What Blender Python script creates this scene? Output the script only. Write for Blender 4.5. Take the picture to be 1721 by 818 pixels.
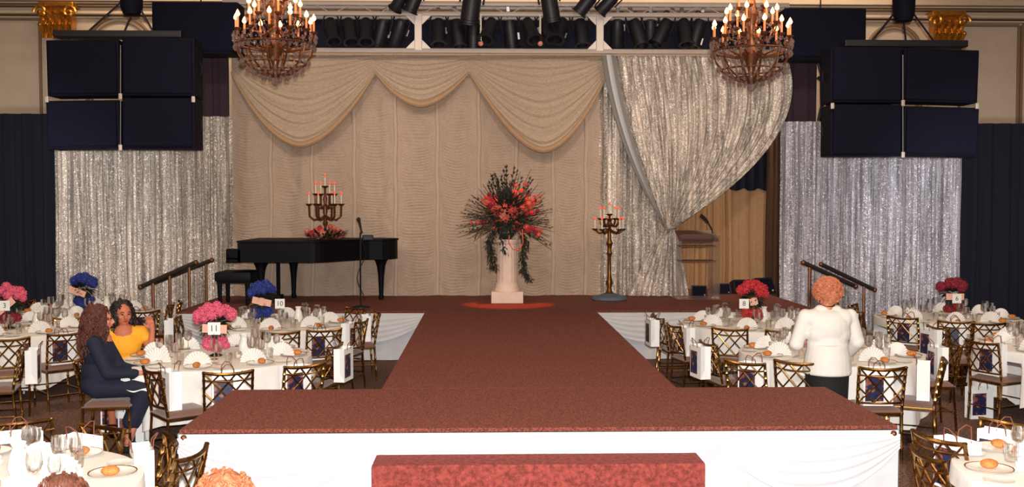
import bpy, bmesh, math, random
from mathutils import Vector, Matrix, Euler, noise
random.seed(7)
C = bpy.context.scene
PI = math.pi
for o in list(bpy.data.objects): bpy.data.objects.remove(o, do_unlink=True)
COL = C.collection

# ------------------------------------------------------------------ camera
F = 1673.0
CAMZ = 2.25
PITCH = math.atan(64.0 / F); YAW = math.radians(1.55)
cd = bpy.data.cameras.new('camera'); cam = bpy.data.objects.new('camera', cd); COL.objects.link(cam)
cd.sensor_fit = 'HORIZONTAL'; cd.sensor_width = 36.0; cd.lens = F / 1721.0 * 36.0
cd.clip_start = 0.1; cd.clip_end = 200
cam.location = (0, 0, CAMZ); cam.rotation_euler = (PI / 2 - PITCH, 0, -YAW)
C.camera = cam
R3 = Euler(cam.rotation_euler).to_matrix()
def ray(px, py): return R3 @ Vector(((px - 860.5) / F, (409 - py) / F, -1.0))
def atY(px, py, Y):
    d = ray(px, py); t = Y / d.y
    return Vector((d.x * t, Y, CAMZ + d.z * t))
def atZ(px, py, Z):
    d = ray(px, py); t = (Z - CAMZ) / d.z
    return Vector((d.x * t, d.y * t, Z))
def proj(p):
    q = R3.transposed() @ (Vector(p) - Vector((0, 0, CAMZ)))
    return (860.5 + F * q.x / -q.z, 409 - F * q.y / -q.z)

# ------------------------------------------------------------------ world, light, exposure
w = bpy.data.worlds.new('world'); C.world = w; w.use_nodes = True
w.node_tree.nodes['Background'].inputs[0].default_value = (1.0, 0.80, 0.62, 1)
w.node_tree.nodes['Background'].inputs[1].default_value = 0.10
C.view_settings.view_transform = 'Standard'; C.view_settings.look = 'None'
C.view_settings.exposure = 0.0; C.view_settings.gamma = 1.0; C.view_settings.use_curve_mapping = False
def lamp(name, kind, loc, energy, color=(1, 1, 1), target=None, size=.2, size_y=None, angle=60, blend=.5):
    ld = bpy.data.lights.new(name, kind); ld.energy = energy; ld.color = color
    if kind == 'AREA':
        ld.size = size
        if size_y: ld.shape = 'RECTANGLE'; ld.size_y = size_y
    else: ld.shadow_soft_size = size
    if kind == 'SPOT': ld.spot_size = math.radians(angle); ld.spot_blend = blend
    o = bpy.data.objects.new(name, ld); COL.objects.link(o); o.location = loc
    if target is not None:
        o.rotation_euler = (Vector(target) - Vector(loc)).to_track_quat('-Z', 'Y').to_euler()
    return o
WARM = (1.0, .78, .55)
lamp('camera_flash', 'SPOT', (.05, -.12, 2.42), 3700, (1.0, .97, .93), target=(.6, 12, 1.9), size=.05, angle=110, blend=.6)
for i, (x, y) in enumerate(((-6, 4), (-1, 3.5), (5, 4), (-6, 10), (6, 10))):
    lamp('ceiling_fill', 'AREA', (x, y, 6.75), 120, WARM, target=(x, y, 0), size=1.6)  # unseen area lights added as warm ambient fill
# stage wash from the front lighting position, the specials and added fills
for x in (-3.2, 0.4, 4.0):
    lamp('stage_wash', 'SPOT', (x * .8, 9.0, 6.5), 490, (1.0, .88, .76), target=(x, 16.8, 3.3), size=.15, angle=50, blend=1)
for x in (-7.2, 8.0):
    lamp('side_curtain_fill', 'SPOT', (x * .8, 10.5, 2.8), 620, (.95, .93, .95), target=(x, 16.8, 2.2), size=.15, angle=50, blend=1)  # unseen lamps added low to brighten the silver side curtains
lamp('red_spot', 'SPOT', (.36, 15.25, 5.9), 1300, (1.0, .09, .02), target=(.36, 15.38, .7), size=.03, angle=17, blend=.4)
lamp('back_wall_fill', 'AREA', (0, 18.3, 6.7), 130, WARM, target=(0, 19.6, 5.2), size=16, size_y=.3)  # unseen strip added to lighten the upper back wall
lamp('wing_light', 'AREA', (4.1, 17.9, 4.2), 34, (1, .80, .56), target=(4.0, 18.6, 1.8), size=.6)

# ------------------------------------------------------------------ materials
def S(r, g, b):
    f = lambda c: ((c / 255) / 12.92 if c / 255 <= .04045 else ((c / 255 + .055) / 1.055) ** 2.4)
    return (f(r), f(g), f(b), 1)
MT = {}
def mat(name, col, rough=.6, metal=0, var=None, bump=None, emit=0, trans=0, alpha=1, sheen=0, coat=0, spec=None, col2=None, stretch=(1, 1, 1)):
    if name in MT: return MT[name]
    m = bpy.data.materials.new(name); m.use_nodes = True; nt = m.node_tree; b = nt.nodes['Principled BSDF']
    b.inputs['Base Color'].default_value = col; b.inputs['Roughness'].default_value = rough; b.inputs['Metallic'].default_value = metal
    if emit: b.inputs['Emission Color'].default_value = col; b.inputs['Emission Strength'].default_value = emit
    if trans: b.inputs['Transmission Weight'].default_value = trans
    if alpha < 1: b.inputs['Alpha'].default_value = alpha
    if sheen: b.inputs['Sheen Weight'].default_value = sheen
    if coat: b.inputs['Coat Weight'].default_value = coat
    if spec is not None: b.inputs['Specular IOR Level'].default_value = spec
    L = nt.links.new
    if var or bump:
        tc = nt.nodes.new('ShaderNodeTexCoord'); mp = nt.nodes.new('ShaderNodeMapping'); mp.inputs['Scale'].default_value = stretch
        L(tc.outputs['Object'], mp.inputs['Vector'])
    if var:
        n = nt.nodes.new('ShaderNodeTexNoise'); n.inputs['Scale'].default_value = var[0]; n.inputs['Detail'].default_value = 3; n.inputs['Roughness'].default_value = .7
        L(mp.outputs[0], n.inputs['Vector'])
        r = nt.nodes.new('ShaderNodeValToRGB'); r.color_ramp.elements[0].position = .5 - var[2] if len(var) > 2 else .3; r.color_ramp.elements[1].position = .5 + var[2] if len(var) > 2 else .7
        if col2: c0, c1 = col2, col
        else:
            k = var[1]; c0 = tuple(c * (1 - k) for c in col[:3]) + (1,); c1 = tuple(min(1, c * (1 + k)) for c in col[:3]) + (1,)
        r.color_ramp.elements[0].color = c0; r.color_ramp.elements[1].color = c1
        L(n.outputs['Fac'], r.inputs[0]); L(r.outputs[0], b.inputs['Base Color'])
    if bump:
        n2 = nt.nodes.new('ShaderNodeTexNoise'); n2.inputs['Scale'].default_value = bump[0]; n2.inputs['Detail'].default_value = 2
        L(mp.outputs[0], n2.inputs['Vector'])
        bp = nt.nodes.new('ShaderNodeBump'); bp.inputs['Strength'].default_value = bump[1]; bp.inputs['Distance'].default_value = bump[2] if len(bump) > 2 else .01
        L(n2.outputs['Fac'], bp.inputs['Height']); L(bp.outputs[0], b.inputs['Normal'])
    MT[name] = m; return m
def sequin_mat(name, col):
    m = mat(name, col, rough=.42, metal=.35, var=(17, .45, .13), stretch=(1, 1, .04)); nt = m.node_tree; b = nt.nodes['Principled BSDF']; L = nt.links.new  # bright fold-like vertical streaks of light painted into the colour
    tc = nt.nodes.new('ShaderNodeTexCoord'); v = nt.nodes.new('ShaderNodeTexVoronoi'); v.inputs['Scale'].default_value = 75; L(tc.outputs['Object'], v.inputs['Vector'])
    bp = nt.nodes.new('ShaderNodeVectorMath'); bp.operation = 'SUBTRACT'; L(v.outputs['Color'], bp.inputs[0]); bp.inputs[1].default_value = (.5, .5, .5)
    sc = nt.nodes.new('ShaderNodeVectorMath'); sc.operation = 'SCALE'; sc.inputs['Scale'].default_value = 1.15; L(bp.outputs[0], sc.inputs[0])
    g = nt.nodes.new('ShaderNodeNewGeometry'); ad = nt.nodes.new('ShaderNodeVectorMath'); L(sc.outputs[0], ad.inputs[0]); L(g.outputs['Normal'], ad.inputs[1])
    nm = nt.nodes.new('ShaderNodeVectorMath'); nm.operation = 'NORMALIZE'; L(ad.outputs[0], nm.inputs[0]); L(nm.outputs[0], b.inputs['Normal'])
    return m
M = dict(
 gold=mat('gold_metal', S(150, 112, 62), .26, 1, var=(50, .4)),
 antique=mat('antique_gold', S(120, 82, 38), .35, .85, var=(40, .35)),
 seat=mat('mauve_velvet', S(116, 82, 70), .85, var=(120, .2), sheen=.3),
 cloth=mat('white_linen', S(232, 228, 224), .9, var=(6, .03), bump=(14, .25)),
 skirt=mat('white_skirting', S(206, 206, 210), .85, var=(4, .04), bump=(5, .3, .02), stretch=(1, 1, 2)),
 napkin=mat('white_napkin', S(235, 232, 228), .9),
 china=mat('white_china', S(235, 232, 225), .2),
 rim=mat('gold_rim', S(170, 110, 50), .25, .6),
 bread=mat('bread_crust', S(196, 122, 60), .7, var=(30, .35)),
 glass=mat('clear_glass', (1, 1, 1, 1), .03, trans=1, alpha=.55),
 carpet=mat('red_brown_carpet', S(146, 76, 60), .95, var=(60, .0, .1), col2=S(84, 42, 34), bump=(150, .6)),
 stepcarpet=mat('step_carpet', S(158, 70, 62), .95, var=(30, 0, .15), col2=S(104, 42, 36), bump=(120, .6)),
 floor=mat('ballroom_carpet', S(140, 104, 88), .95, var=(40, 0, .1), col2=S(64, 44, 38), bump=(120, .4)),
 wall=mat('cream_plaster', S(214, 192, 168), .8, var=(3, .05)),
 wallpanel=mat('cream_wall_panel', S(220, 184, 150), .85, var=(5, .06)),
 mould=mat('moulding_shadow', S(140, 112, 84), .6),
 gilt=mat('gilt_plaster', S(215, 150, 60), .3, .85, var=(25, .4)),
 ceil=mat('ceiling_paint', S(225, 205, 180), .9),
 blackcloth=mat('black_drape', S(17, 19, 36), .95, var=(60, .4), bump=(30, .3)),
 speaker=mat('speaker_black', S(9, 10, 28), .75, spec=.2, var=(70, .5), bump=(90, .3)),
 grille=mat('speaker_grille', S(10, 12, 32), .8, spec=.2, var=(160, .6), bump=(200, .5)),
 purple=mat('plum_curtain', S(60, 42, 52), .9, var=(60, .3)),
 black=mat('black_paint', S(22, 22, 32), .5),
 piano=mat('piano_lacquer', S(8, 8, 15), .6, var=(60, .4), spec=.15),
 leather=mat('black_leather', S(12, 12, 22), .6, spec=.2),
 keys=mat('ivory_keys', S(225, 218, 200), .4),
 alu=mat('truss_aluminium', S(205, 192, 182), .45, .3),
 steel=mat('grey_steel', S(150, 150, 155), .4, .7),
 beige=mat('beige_ruched_fabric', S(188, 164, 144), .85, var=(60, .22, .15), bump=(70, .5), sheen=.2, stretch=(1, 1, 2.4)),
 beige2=mat('beige_swag_fabric', S(188, 166, 144), .85, var=(60, .2, .15), bump=(60, .4), sheen=.2, stretch=(.4, 1, 2)),
 seam=mat('beige_gathered_seam', S(200, 178, 157), .8, var=(60, .15, .15), bump=(70, .5), stretch=(1, 1, 3)),
 hem=mat('tan_swag_hem', S(182, 148, 114), .85, var=(70, .2), bump=(50, .5)),
 sequin=sequin_mat('silver_sequin_fabric', S(216, 206, 196)),
 sequin_b=sequin_mat('silver_sequin_fabric_cool', S(206, 204, 212)),
 edge=mat('silver_curtain_hem', S(165, 162, 160), .5, .3),
 goldcurt=mat('gold_curtain', S(182, 142, 102), .8, var=(60, .25)),
 browncurt=mat('brown_curtain', S(84, 56, 38), .85, var=(50, .3)),
 stone=mat('white_pedestal_plaster', S(240, 214, 196), .7, var=(8, .06)),
 leaf=mat('dark_green_leaf', S(38, 48, 38), .6, var=(30, .5)),
 leaf2=mat('olive_brown_frond', S(96, 64, 48), .6, var=(30, .4)),
 coral=mat('coral_flower', S(235, 100, 80), .7, var=(30, .3)),
 salmon=mat('salmon_flower', S(238, 150, 120), .7, var=(30, .3)),
 redf=mat('red_flower', S(200, 52, 58), .7, var=(40, .35)),
 pink=mat('pink_flower', S(222, 96, 124), .75, var=(45, .3)),
 blue=mat('blue_flower', S(44, 58, 138), .75, var=(45, .4)),
 burg=mat('burgundy_flower', S(140, 34, 52), .75, var=(45, .4)),
 peach=mat('peach_ribbon', S(232, 178, 158), .7),
 card=mat('white_card', S(238, 238, 236), .8),
 ink=mat('card_ink', S(70, 70, 76), .8),
 wax=mat('white_candle_wax', S(240, 226, 205), .5),
 redglow=mat('pink_candle_bulb', S(255, 96, 72), .5, emit=.55),
 flame=mat('candle_bulb', (1.0, .36, .10, 1), .5, emit=14),
 crystal=mat('chandelier_crystal', S(150, 128, 124), .08, trans=.5, alpha=.5),
 ctube=mat('chandelier_candle_tube', S(236, 150, 96), .5),  # orange glow of the bulbs put into the tube colour
 brass=mat('old_brass', S(120, 76, 50), .4, .7, var=(30, .3)),
 paper=mat('white_paper_bag', S(240, 240, 240), .6),
 twist=mat('brown_twist_handle', S(120, 70, 55), .8),
 acrylic=mat('clear_acrylic', S(230, 220, 215), .08, trans=.8, alpha=.35),
 woodtop=mat('lectern_brown_shelf', S(86, 58, 50), .5),
 rail=mat('dark_handrail', S(44, 34, 32), .45),
 railpost=mat('brass_railpost', S(120, 78, 52), .4, .6),
 bluegrey=mat('blue_grey_base', S(92, 104, 122), .6),
 skin=mat('skin', S(200, 130, 104), .6),
 skin2=mat('skin_tan', S(190, 112, 84), .6),
 navy=mat('navy_dress_fabric', S(20, 26, 48), .85, bump=(40, .3)),
 yellow=mat('yellow_top_fabric', S(240, 168, 40), .8, bump=(40, .3)),
 jacket=mat('white_jacket_fabric', S(226, 222, 216), .85, bump=(25, .35)),
 skirtblk=mat('black_skirt_fabric', S(16, 16, 20), .85),
 hair_aub=mat('auburn_hair', S(84, 40, 30), .6, var=(60, .5), bump=(60, .8)),
 hair_blk=mat('dark_brown_hair', S(26, 18, 18), .5, var=(60, .5), bump=(60, .8)),
 hair_gin=mat('ginger_hair', S(196, 118, 84), .7, var=(70, .4), bump=(70, .9)),
 hair_blo=mat('strawberry_blonde_hair', S(150, 84, 52), .7, var=(60, .4), bump=(50, .9)),
 hair_brn=mat('brown_hair', S(88, 50, 38), .45, var=(40, .4, .1), stretch=(6, 1, 1)),
 lip=mat('lips', S(160, 50, 50), .5), eye=mat('eye_dark', S(20, 16, 16), .3),
)
def picture_mat():
    m = bpy.data.materials.new('bag_print'); m.use_nodes = True; nt = m.node_tree; b = nt.nodes['Principled BSDF']; b.inputs['Roughness'].default_value = .4; L = nt.links.new
    tc = nt.nodes.new('ShaderNodeTexCoord'); n = nt.nodes.new('ShaderNodeTexNoise'); n.inputs['Scale'].default_value = 14; n.inputs['Detail'].default_value = 3
    L(tc.outputs['Object'], n.inputs['Vector'])
    r = nt.nodes.new('ShaderNodeValToRGB'); e = r.color_ramp.elements
    e[0].position = .30; e[0].color = S(16, 18, 40); e[1].position = .47; e[1].color = S(34, 42, 84)
    for p, c in ((.53, S(44, 30, 40)), (.58, S(140, 66, 56)), (.67, S(120, 130, 140))): q = e.new(p); q.color = c
    L(n.outputs['Fac'], r.inputs[0]); L(r.outputs[0], b.inputs['Base Color'])
    return m
M['print'] = picture_mat()

# ------------------------------------------------------------------ mesh helper
class G:
    def __init__(s): s.v = []; s.f = []
    def add(s, vs, fs):
        o = len(s.v); s.v += [tuple(v) for v in vs]; s.f += [tuple(i + o for i in f) for f in fs]; return s
    def box(s, c, d, rot=None, bev=0, taper=1):
        cx, cy, cz = c; x, y, z = (k / 2 for k in d)
        P = []
        for k in (-1, 1):
            t = taper if k == 1 else 1
            P += [(-x * t, -y * t, k * z), (x * t, -y * t, k * z), (x * t, y * t, k * z), (-x * t, y * t, k * z)]
        Fc = [(0, 3, 2, 1), (4, 5, 6, 7), (0, 1, 5, 4), (1, 2, 6, 5), (2, 3, 7, 6), (3, 0, 4, 7)]
        if bev:
            bm = bmesh.new(); vv = [bm.verts.new(p) for p in P]
            for f in Fc: bm.faces.new([vv[i] for i in f])
            bmesh.ops.bevel(bm, geom=list(bm.edges), offset=bev, segments=2, profile=.6, affect='EDGES')
            bm.verts.index_update(); P = [tuple(v.co) for v in bm.verts]; Fc = [tuple(v.index for v in f.verts) for f in bm.faces]; bm.free()
        Mx = rot if rot is not None else Matrix.Identity(3)
        return s.add([Mx @ Vector(p) + Vector(c) for p in P], Fc)
    def tube(s, path, r, n=6, cap=True):
        path = [Vector(p) for p in path]; k = len(path)
        rs = r if isinstance(r, (list, tuple)) else [r] * k
        vs = []; up = None
        for i, p in enumerate(path):
            t = (path[min(i + 1, k - 1)] - path[max(i - 1, 0)]).normalized()
            if up is None:
                up = Vector((0, 0, 1)) if abs(t.z) < .9 else Vector((1, 0, 0))
            a = t.cross(up); a = a.normalized() if a.length > 1e-6 else t.orthogonal().normalized(); b = a.cross(t).normalized(); up = b
            for j in range(n):
                an = 2 * PI * j / n; vs.append(p + (a * math.cos(an) + b * math.sin(an)) * rs[i])
        fs = []
        for i in range(k - 1):
            for j in range(n): fs.append((i * n + j, i * n + (j + 1) % n, (i + 1) * n + (j + 1) % n, (i + 1) * n + j))
        if cap: fs += [tuple(range(n))[::-1], tuple((k - 1) * n + j for j in range(n))]
        return s.add(vs, fs)
    def lathe(s, prof, n=16, c=(0, 0, 0), cap=True):
        vs = []; k = len(prof)
        for r, z in prof:
            for j in range(n): a = 2 * PI * j / n; vs.append((c[0] + r * math.cos(a), c[1] + r * math.sin(a), c[2] + z))
        fs = []
        for i in range(k - 1):
            for j in range(n): fs.append((i * n + j, i * n + (j + 1) % n, (i + 1) * n + (j + 1) % n, (i + 1) * n + j))
        if cap:
            if prof[0][0] > 1e-4: fs.append(tuple(range(n))[::-1])
            if prof[-1][0] > 1e-4: fs.append(tuple((k - 1) * n + j for j in range(n)))
        return s.add(vs, fs)
    def ball(s, c, r, n=8, m=6, jit=0):
        if not isinstance(r, (list, tuple)): r = (r, r, r)
        vs = [(c[0], c[1], c[2] - r[2])]; fs = []
        for i in range(1, m):
            t = -PI / 2 + PI * i / m
            for j in range(n):
                a = 2 * PI * j / n; q = 1 + random.uniform(-jit, jit)
                vs.append((c[0] + r[0] * math.cos(t) * math.cos(a) * q, c[1] + r[1] * math.cos(t) * math.sin(a) * q, c[2] + r[2] * math.sin(t) * q))
        vs.append((c[0], c[1], c[2] + r[2])); T = len(vs) - 1
        for j in range(n): fs.append((0, 1 + (j + 1) % n, 1 + j)); fs.append((T, 1 + (m - 2) * n + j, 1 + (m - 2) * n + (j + 1) % n))
        for i in range(m - 2):
            for j in range(n): a = 1 + i * n; fs.append((a + j, a + (j + 1) % n, a + n + (j + 1) % n, a + n + j))
        return s.add(vs, fs)
    def cap_(s, p1, p2, r1, r2, n=12):
        p1 = Vector(p1); p2 = Vector(p2); d = (p2 - p1).normalized(); path = []; rs = []
        for k in (-.95, -.75, -.4, 0): path.append(p1 + d * r1 * k); rs.append(r1 * math.sqrt(1 - k * k))
        for k in (0, .4, .75, .95): path.append(p2 + d * r2 * k); rs.append(r2 * math.sqrt(1 - k * k))
        return s.tube(path, rs, n)
    def grid(s, fn, nu, nv):
        vs = [fn(i / nu, j / nv) for j in range(nv + 1) for i in range(nu + 1)]; w_ = nu + 1
        return s.add(vs, [(j * w_ + i, j * w_ + i + 1, (j + 1) * w_ + i + 1, (j + 1) * w_ + i) for j in range(nv) for i in range(nu)])
    def poly(s, pts, z0, z1):   # vertical prism over an outline
        n = len(pts)
        return s.add([(x, y, z0) for x, y in pts] + [(x, y, z1) for x, y in pts],
                     [tuple(range(n))[::-1], tuple(range(n, 2 * n))] + [(i, (i + 1) % n, n + (i + 1) % n, n + i) for i in range(n)])
    def mesh(s, name, material, smooth=True):
        me = bpy.data.meshes.new(name); me.from_pydata(s.v, [], s.f); me.validate()
        me.materials.append(M[material] if isinstance(material, str) else material)
        if smooth:
            me.polygons.foreach_set('use_smooth', [True] * len(me.polygons))
            try: me.set_sharp_from_angle(angle=math.radians(38))
            except Exception: pass
        me.update(); return me
def part(name, me, parent=None, loc=None, rot=None):
    o = bpy.data.objects.new(name, me); COL.objects.link(o); o.parent = parent
    if loc is not None: o.location = loc
    if rot is not None: o.rotation_euler = rot
    return o
USED = set()
def tag(o, label=None, cat=None, group=None, kind=None):
    if label: o['label'] = label
    if cat: o['category'] = cat
    if group: o['group'] = group
    if kind: o['kind'] = kind
    if label:
        n = len(label.split())
        if n > 16 or n < 4: print('LABEL LEN', n, label)
        if label in USED: print('DUP LABEL', label)
        USED.add(label)
    return o
def thing(name, label, cat, loc=(0, 0, 0), rz=0, group=None):
    o = bpy.data.objects.new(name, None); COL.objects.link(o); o.location = loc; o.rotation_euler = (0, 0, rz); o.empty_display_size = .1
    return tag(o, label, cat, group)
def one(name, g, material, label, cat, group=None, loc=(0, 0, 0), rz=0, smooth=True):
    me = g if isinstance(g, bpy.types.Mesh) else g.mesh(name, material, smooth)
    return tag(part(name, me, None, loc, (0, 0, rz)), label, cat, group)
def struct(name, g, material, label=None, smooth=False):
    o = part(name, g.mesh(name, material, smooth)); o['kind'] = 'structure'
    if label: o['label'] = label
    return o
def inst(tpl, name, label, cat, loc, rz=0, group=None, scale=1):
    e = thing(name, label, cat, loc, rz, group); e.scale = (scale,) * 3
    for t in tpl:
        p = part(t[0], t[1], e)
        for q in (t[2] if len(t) > 2 else []): part(q[0], q[1], p)
    return e

# ------------------------------------------------------------------ room shell
WALLY = 19.6; CEIL = 7.0
struct('floor', G().box((0, 9, -.05), (30, 24, .1)), 'floor', 'dark brown speckled ballroom carpet')
struct('wall_back', G().box((0, WALLY + .1, CEIL / 2), (30, .2, CEIL)), 'wall', 'cream back wall with mouldings')
struct('wall_left', G().box((-15.1, 9, CEIL / 2), (.2, 24, CEIL)), 'wall')
struct('wall_right', G().box((15.1, 9, CEIL / 2), (.2, 24, CEIL)), 'wall')
struct('ceiling', G().box((0, 9, CEIL + .05), (30, 24, .1)), 'ceil')
zt = lambda y: atY(860, y, WALLY).z
g = G()
for z, d, h in ((6.93, .5, .14), (6.75, .4, .10), (zt(6), .3, .09), (zt(12), .22, .03), (zt(27), .16, .06), (zt(34), .1, .04)): g.box((0, WALLY - d / 2, z), (30, d, h), bev=.012)
struct('trim_1', g, 'wall', 'stepped cream crown moulding', False)
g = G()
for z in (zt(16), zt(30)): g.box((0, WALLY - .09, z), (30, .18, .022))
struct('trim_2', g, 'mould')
tn = 3
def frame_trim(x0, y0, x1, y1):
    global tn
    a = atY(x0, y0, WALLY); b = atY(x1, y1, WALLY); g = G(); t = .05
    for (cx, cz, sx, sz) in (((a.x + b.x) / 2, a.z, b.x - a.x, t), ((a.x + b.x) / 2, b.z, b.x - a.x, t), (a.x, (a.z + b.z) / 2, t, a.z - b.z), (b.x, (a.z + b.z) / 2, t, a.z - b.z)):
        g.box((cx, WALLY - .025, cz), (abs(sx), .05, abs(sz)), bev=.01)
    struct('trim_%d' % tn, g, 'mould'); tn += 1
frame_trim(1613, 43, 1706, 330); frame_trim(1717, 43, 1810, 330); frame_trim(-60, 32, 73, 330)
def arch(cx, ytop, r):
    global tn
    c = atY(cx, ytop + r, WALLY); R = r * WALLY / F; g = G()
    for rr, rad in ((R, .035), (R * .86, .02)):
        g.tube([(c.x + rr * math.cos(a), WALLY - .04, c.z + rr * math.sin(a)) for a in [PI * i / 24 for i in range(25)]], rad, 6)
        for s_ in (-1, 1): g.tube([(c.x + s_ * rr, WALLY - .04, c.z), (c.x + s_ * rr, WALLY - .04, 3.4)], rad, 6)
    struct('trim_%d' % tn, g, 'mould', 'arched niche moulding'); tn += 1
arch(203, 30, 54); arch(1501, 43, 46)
def pilaster(cx, y0, y1, side):
    a = atY(cx, y0, WALLY); b = atY(cx, y1, WALLY); wd = 54 * WALLY / F
    t = thing('pilaster', 'cream wall pilaster with gilded leafy capital, %s of the flown speakers' % side, 'pilaster', (a.x, WALLY - .19, 0))
    part('shaft', G().box((0, 0, (b.z) / 2), (wd * .8, .16, b.z)).mesh('pilaster_shaft', 'wall', False), t)
    H = a.z - b.z; cp = part('capital', G().box((0, -.02, b.z + H * .5), (wd * .8, .22, H), taper=1.1).box((0, -.04, a.z - .04), (wd * 1.05, .34, .09), bev=.02).mesh('capital', 'gilt', False), t)
    for k in range(2):
        for i in range(5):
            g = G(); x = -wd * .4 + wd * .2 * i; z0 = b.z + H * .36 * k; 
            g.tube([(x, -.14, z0), (x, -.2, z0 + H * .22), (x * 1.08, -.27, z0 + H * .36), (x * 1.1, -.31, z0 + H * .32)], [.035, .05, .045, .02], 6)
            part('acanthus_leaf', g.mesh('acanthus_leaf', 'gilt'), cp)
    for sx in (-1, 1):
        g = G(); pts = []
        for i in range(14): an = i * .62; rr = .13 * (1 - i / 15); pts.append((sx * (wd * .42) + sx * rr * math.cos(an), -.25, a.z - .2 + rr * math.sin(an)))
        g.tube(pts, .03, 6); part('volute', g.mesh('volute', 'gilt'), cp)
pilaster(108, 10, 68, 'left'); pilaster(1580, 25, 82, 'right')

# ------------------------------------------------------------------ drapery
CY = 16.85       # depth of the backdrop line
def fold(x, k=1.0, sd=0.0):
    return k * (.056 * math.sin(x * 21 + 1.3 * math.sin(x * 3.1 + sd)) + .026 * math.sin(x * 47 + 2 * math.sin(x * 5.3 + sd)) + .012 * math.sin(x * 97 + sd))
def curtain(name, px0, px1, ytop, zbot, Y, material, label, k=1.0, res=.014, cat='curtain', sd=0.0, nz=14):
    a = atY(px0, ytop, Y); b = atY(px1, ytop, Y); n = max(20, int((b.x - a.x) / res)); W = b.x - a.x
    def fn(u, v):
        x = a.x + u * W; z = zbot + (a.z - zbot) * v
        return (x + .015 * math.sin(z * 2 + x * 4) * (1 - v), Y + fold(x, k * (1 - .35 * v), sd) + .02 * noise.noise(Vector((x * 5, z * .8, sd))), z)
    return one(name, G().grid(fn, n, nz), material, label, cat)
curtain('black_curtain', -330, 97, 190, .02, 17.3, 'blackcloth', 'black masking curtain at the far left of the silver curtain', .8, .03, sd=3)
curtain('black_curtain', 1614, 2060, 207, .02, 17.3, 'blackcloth', 'black masking curtain at the far right of the silver curtain', .8, .03, sd=5)
curtain('silver_curtain', 92, 396, 195, .02, CY + .12, 'sequin', 'shimmering silver sequin curtain at left behind the stage handrails', 1, sd=1)
curtain('silver_curtain', 1311, 1616, 204, .02, CY + .12, 'sequin_b', 'shimmering silver sequin curtain at right behind the stair handrails', 1, sd=2)
curtain('plum_curtain', 327, 384, 84, 0.02, CY + .3, 'purple', 'dark plum panel beside the left flown speakers', .5, .03, cat='curtain panel')
curtain('plum_curtain', 1318, 1374, 96, 0.02, CY + .3, 'purple', 'dark plum panel beside the right flown speakers', .5, .03, cat='curtain panel', sd=4)
STAGE = .72
# ruched beige backdrop
a = atY(388, 92, CY); b = atY(1014, 92, CY); W = b.x - a.x; seams = [atY(p, 300, CY).x for p in (388, 455, 525, 595, 665, 735, 805, 868, 930, 985, 1040)]
def fn(u, v):
    x = a.x + W * u; z = STAGE + .005 + (a.z - STAGE) * v
    i = 0
    while i < len(seams) - 2 and x > seams[i + 1]: i += 1
    t = (x - seams[i]) / (seams[i + 1] - seams[i]); par = 4 * t * (1 - t)
    ph = (z + .085 * par + .05 * noise.noise(Vector((x * 3, z * 2, 3)))) * 2 * PI / .05 + 3 * noise.noise(Vector((i * 7.1, z * 3, 0)))
    y = CY - .035 * par - .0052 * math.sin(ph) * (.15 + par) * (1 + .8 * noise.noise(Vector((x * 6, z * 6, 9)))) + .02 * noise.noise(Vector((x * 9, z * 5, 1))) + .03 * math.exp(-((t - .5) / .5) ** 2)
    y += .045 * math.sin(x * 5.2 + math.sin(x * 1.7)) * (1 - v * .5) + .02 * math.sin(x * 13) * (1 - v * .4)
    return (x, y, z)
back = thing('backdrop_curtain', 'beige ruched backdrop curtain hanging behind the piano and flower pedestal', 'curtain')
part('ruched_panel', G().grid(fn, 420, 330).mesh('ruched_panel', 'beige'), back)
g = G()
for sx in seams[1:-1]:
    pts = [(sx + .008 * math.sin(z * 6), CY + .006 + .02 * noise.noise(Vector((sx * 9, z * 5, 1))) + .045 * math.sin(sx * 5.2 + math.sin(sx * 1.7)) * (1 - .5 * (z - STAGE) / (a.z - STAGE)) + .02 * math.sin(sx * 13) * (1 - .4 * (z - STAGE) / (a.z - STAGE)), z) for z in [STAGE + .01 + (a.z - STAGE) * i / 40 for i in range(41)]]
    part('gather_seam', G().tube(pts, .034, 8).mesh('gather_seam', 'seam'), back)
def swag(p0, p1, pl, label, bulge=.22, nf=7, zend=.5):
    A = atY(p0[0], p0[1], CY - .12); B = atY(p1[0], p1[1], CY - .12); Lw = atY(pl[0], pl[1], CY - .3).z
    sagmax = (A.z + B.z) / 2 - Lw; xm = (pl[0] - p0[0]) / (p1[0] - p0[0])
    def P(u, v):
        uu = u ** (math.log(.5) / math.log(xm))       # low point off centre
        par = 1 - abs(2 * uu - 1) ** 1.75
        sag = sagmax * v * par
        enddrop = .55 * v * (1 - par) * zend
        rip = (.020 * math.sin(v * nf * 2 * PI) + .009 * math.sin(v * nf * 5.3 * PI + 4 * u)) * (par * .8 + .2)
        return (A.x + (B.x - A.x) * u, CY - .10 - bulge * (.15 + .85 * v ** .7) * math.sin(PI * uu) ** .8 - rip, A.z + (B.z - A.z) * u - sag - enddrop)
    t = thing('swag', label, 'swag', group=None)
    part('swag_cloth', G().grid(P, 60, 70).mesh('swag_cloth', 'beige2'), t)
    path = [Vector(P(i / 50, 1)) + Vector((0, -.03, 0)) for i in range(51)]
    part('hem', G().tube(path, [.015 + .04 * math.sin(PI * i / 50) for i in range(51)], 8).mesh('swag_hem', 'hem'), t)
swag((389, 93), (632, 93), (508, 243), 'large beige swag at the left end of the backdrop, behind the chandelier')
swag((630, 93), (789, 93), (708, 175), 'small beige swag in the middle of the backdrop, below the truss', .16, 5)
swag((787, 93), (1022, 93), (912, 252), 'large beige swag at right of the backdrop, above the flower arrangement')

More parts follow.
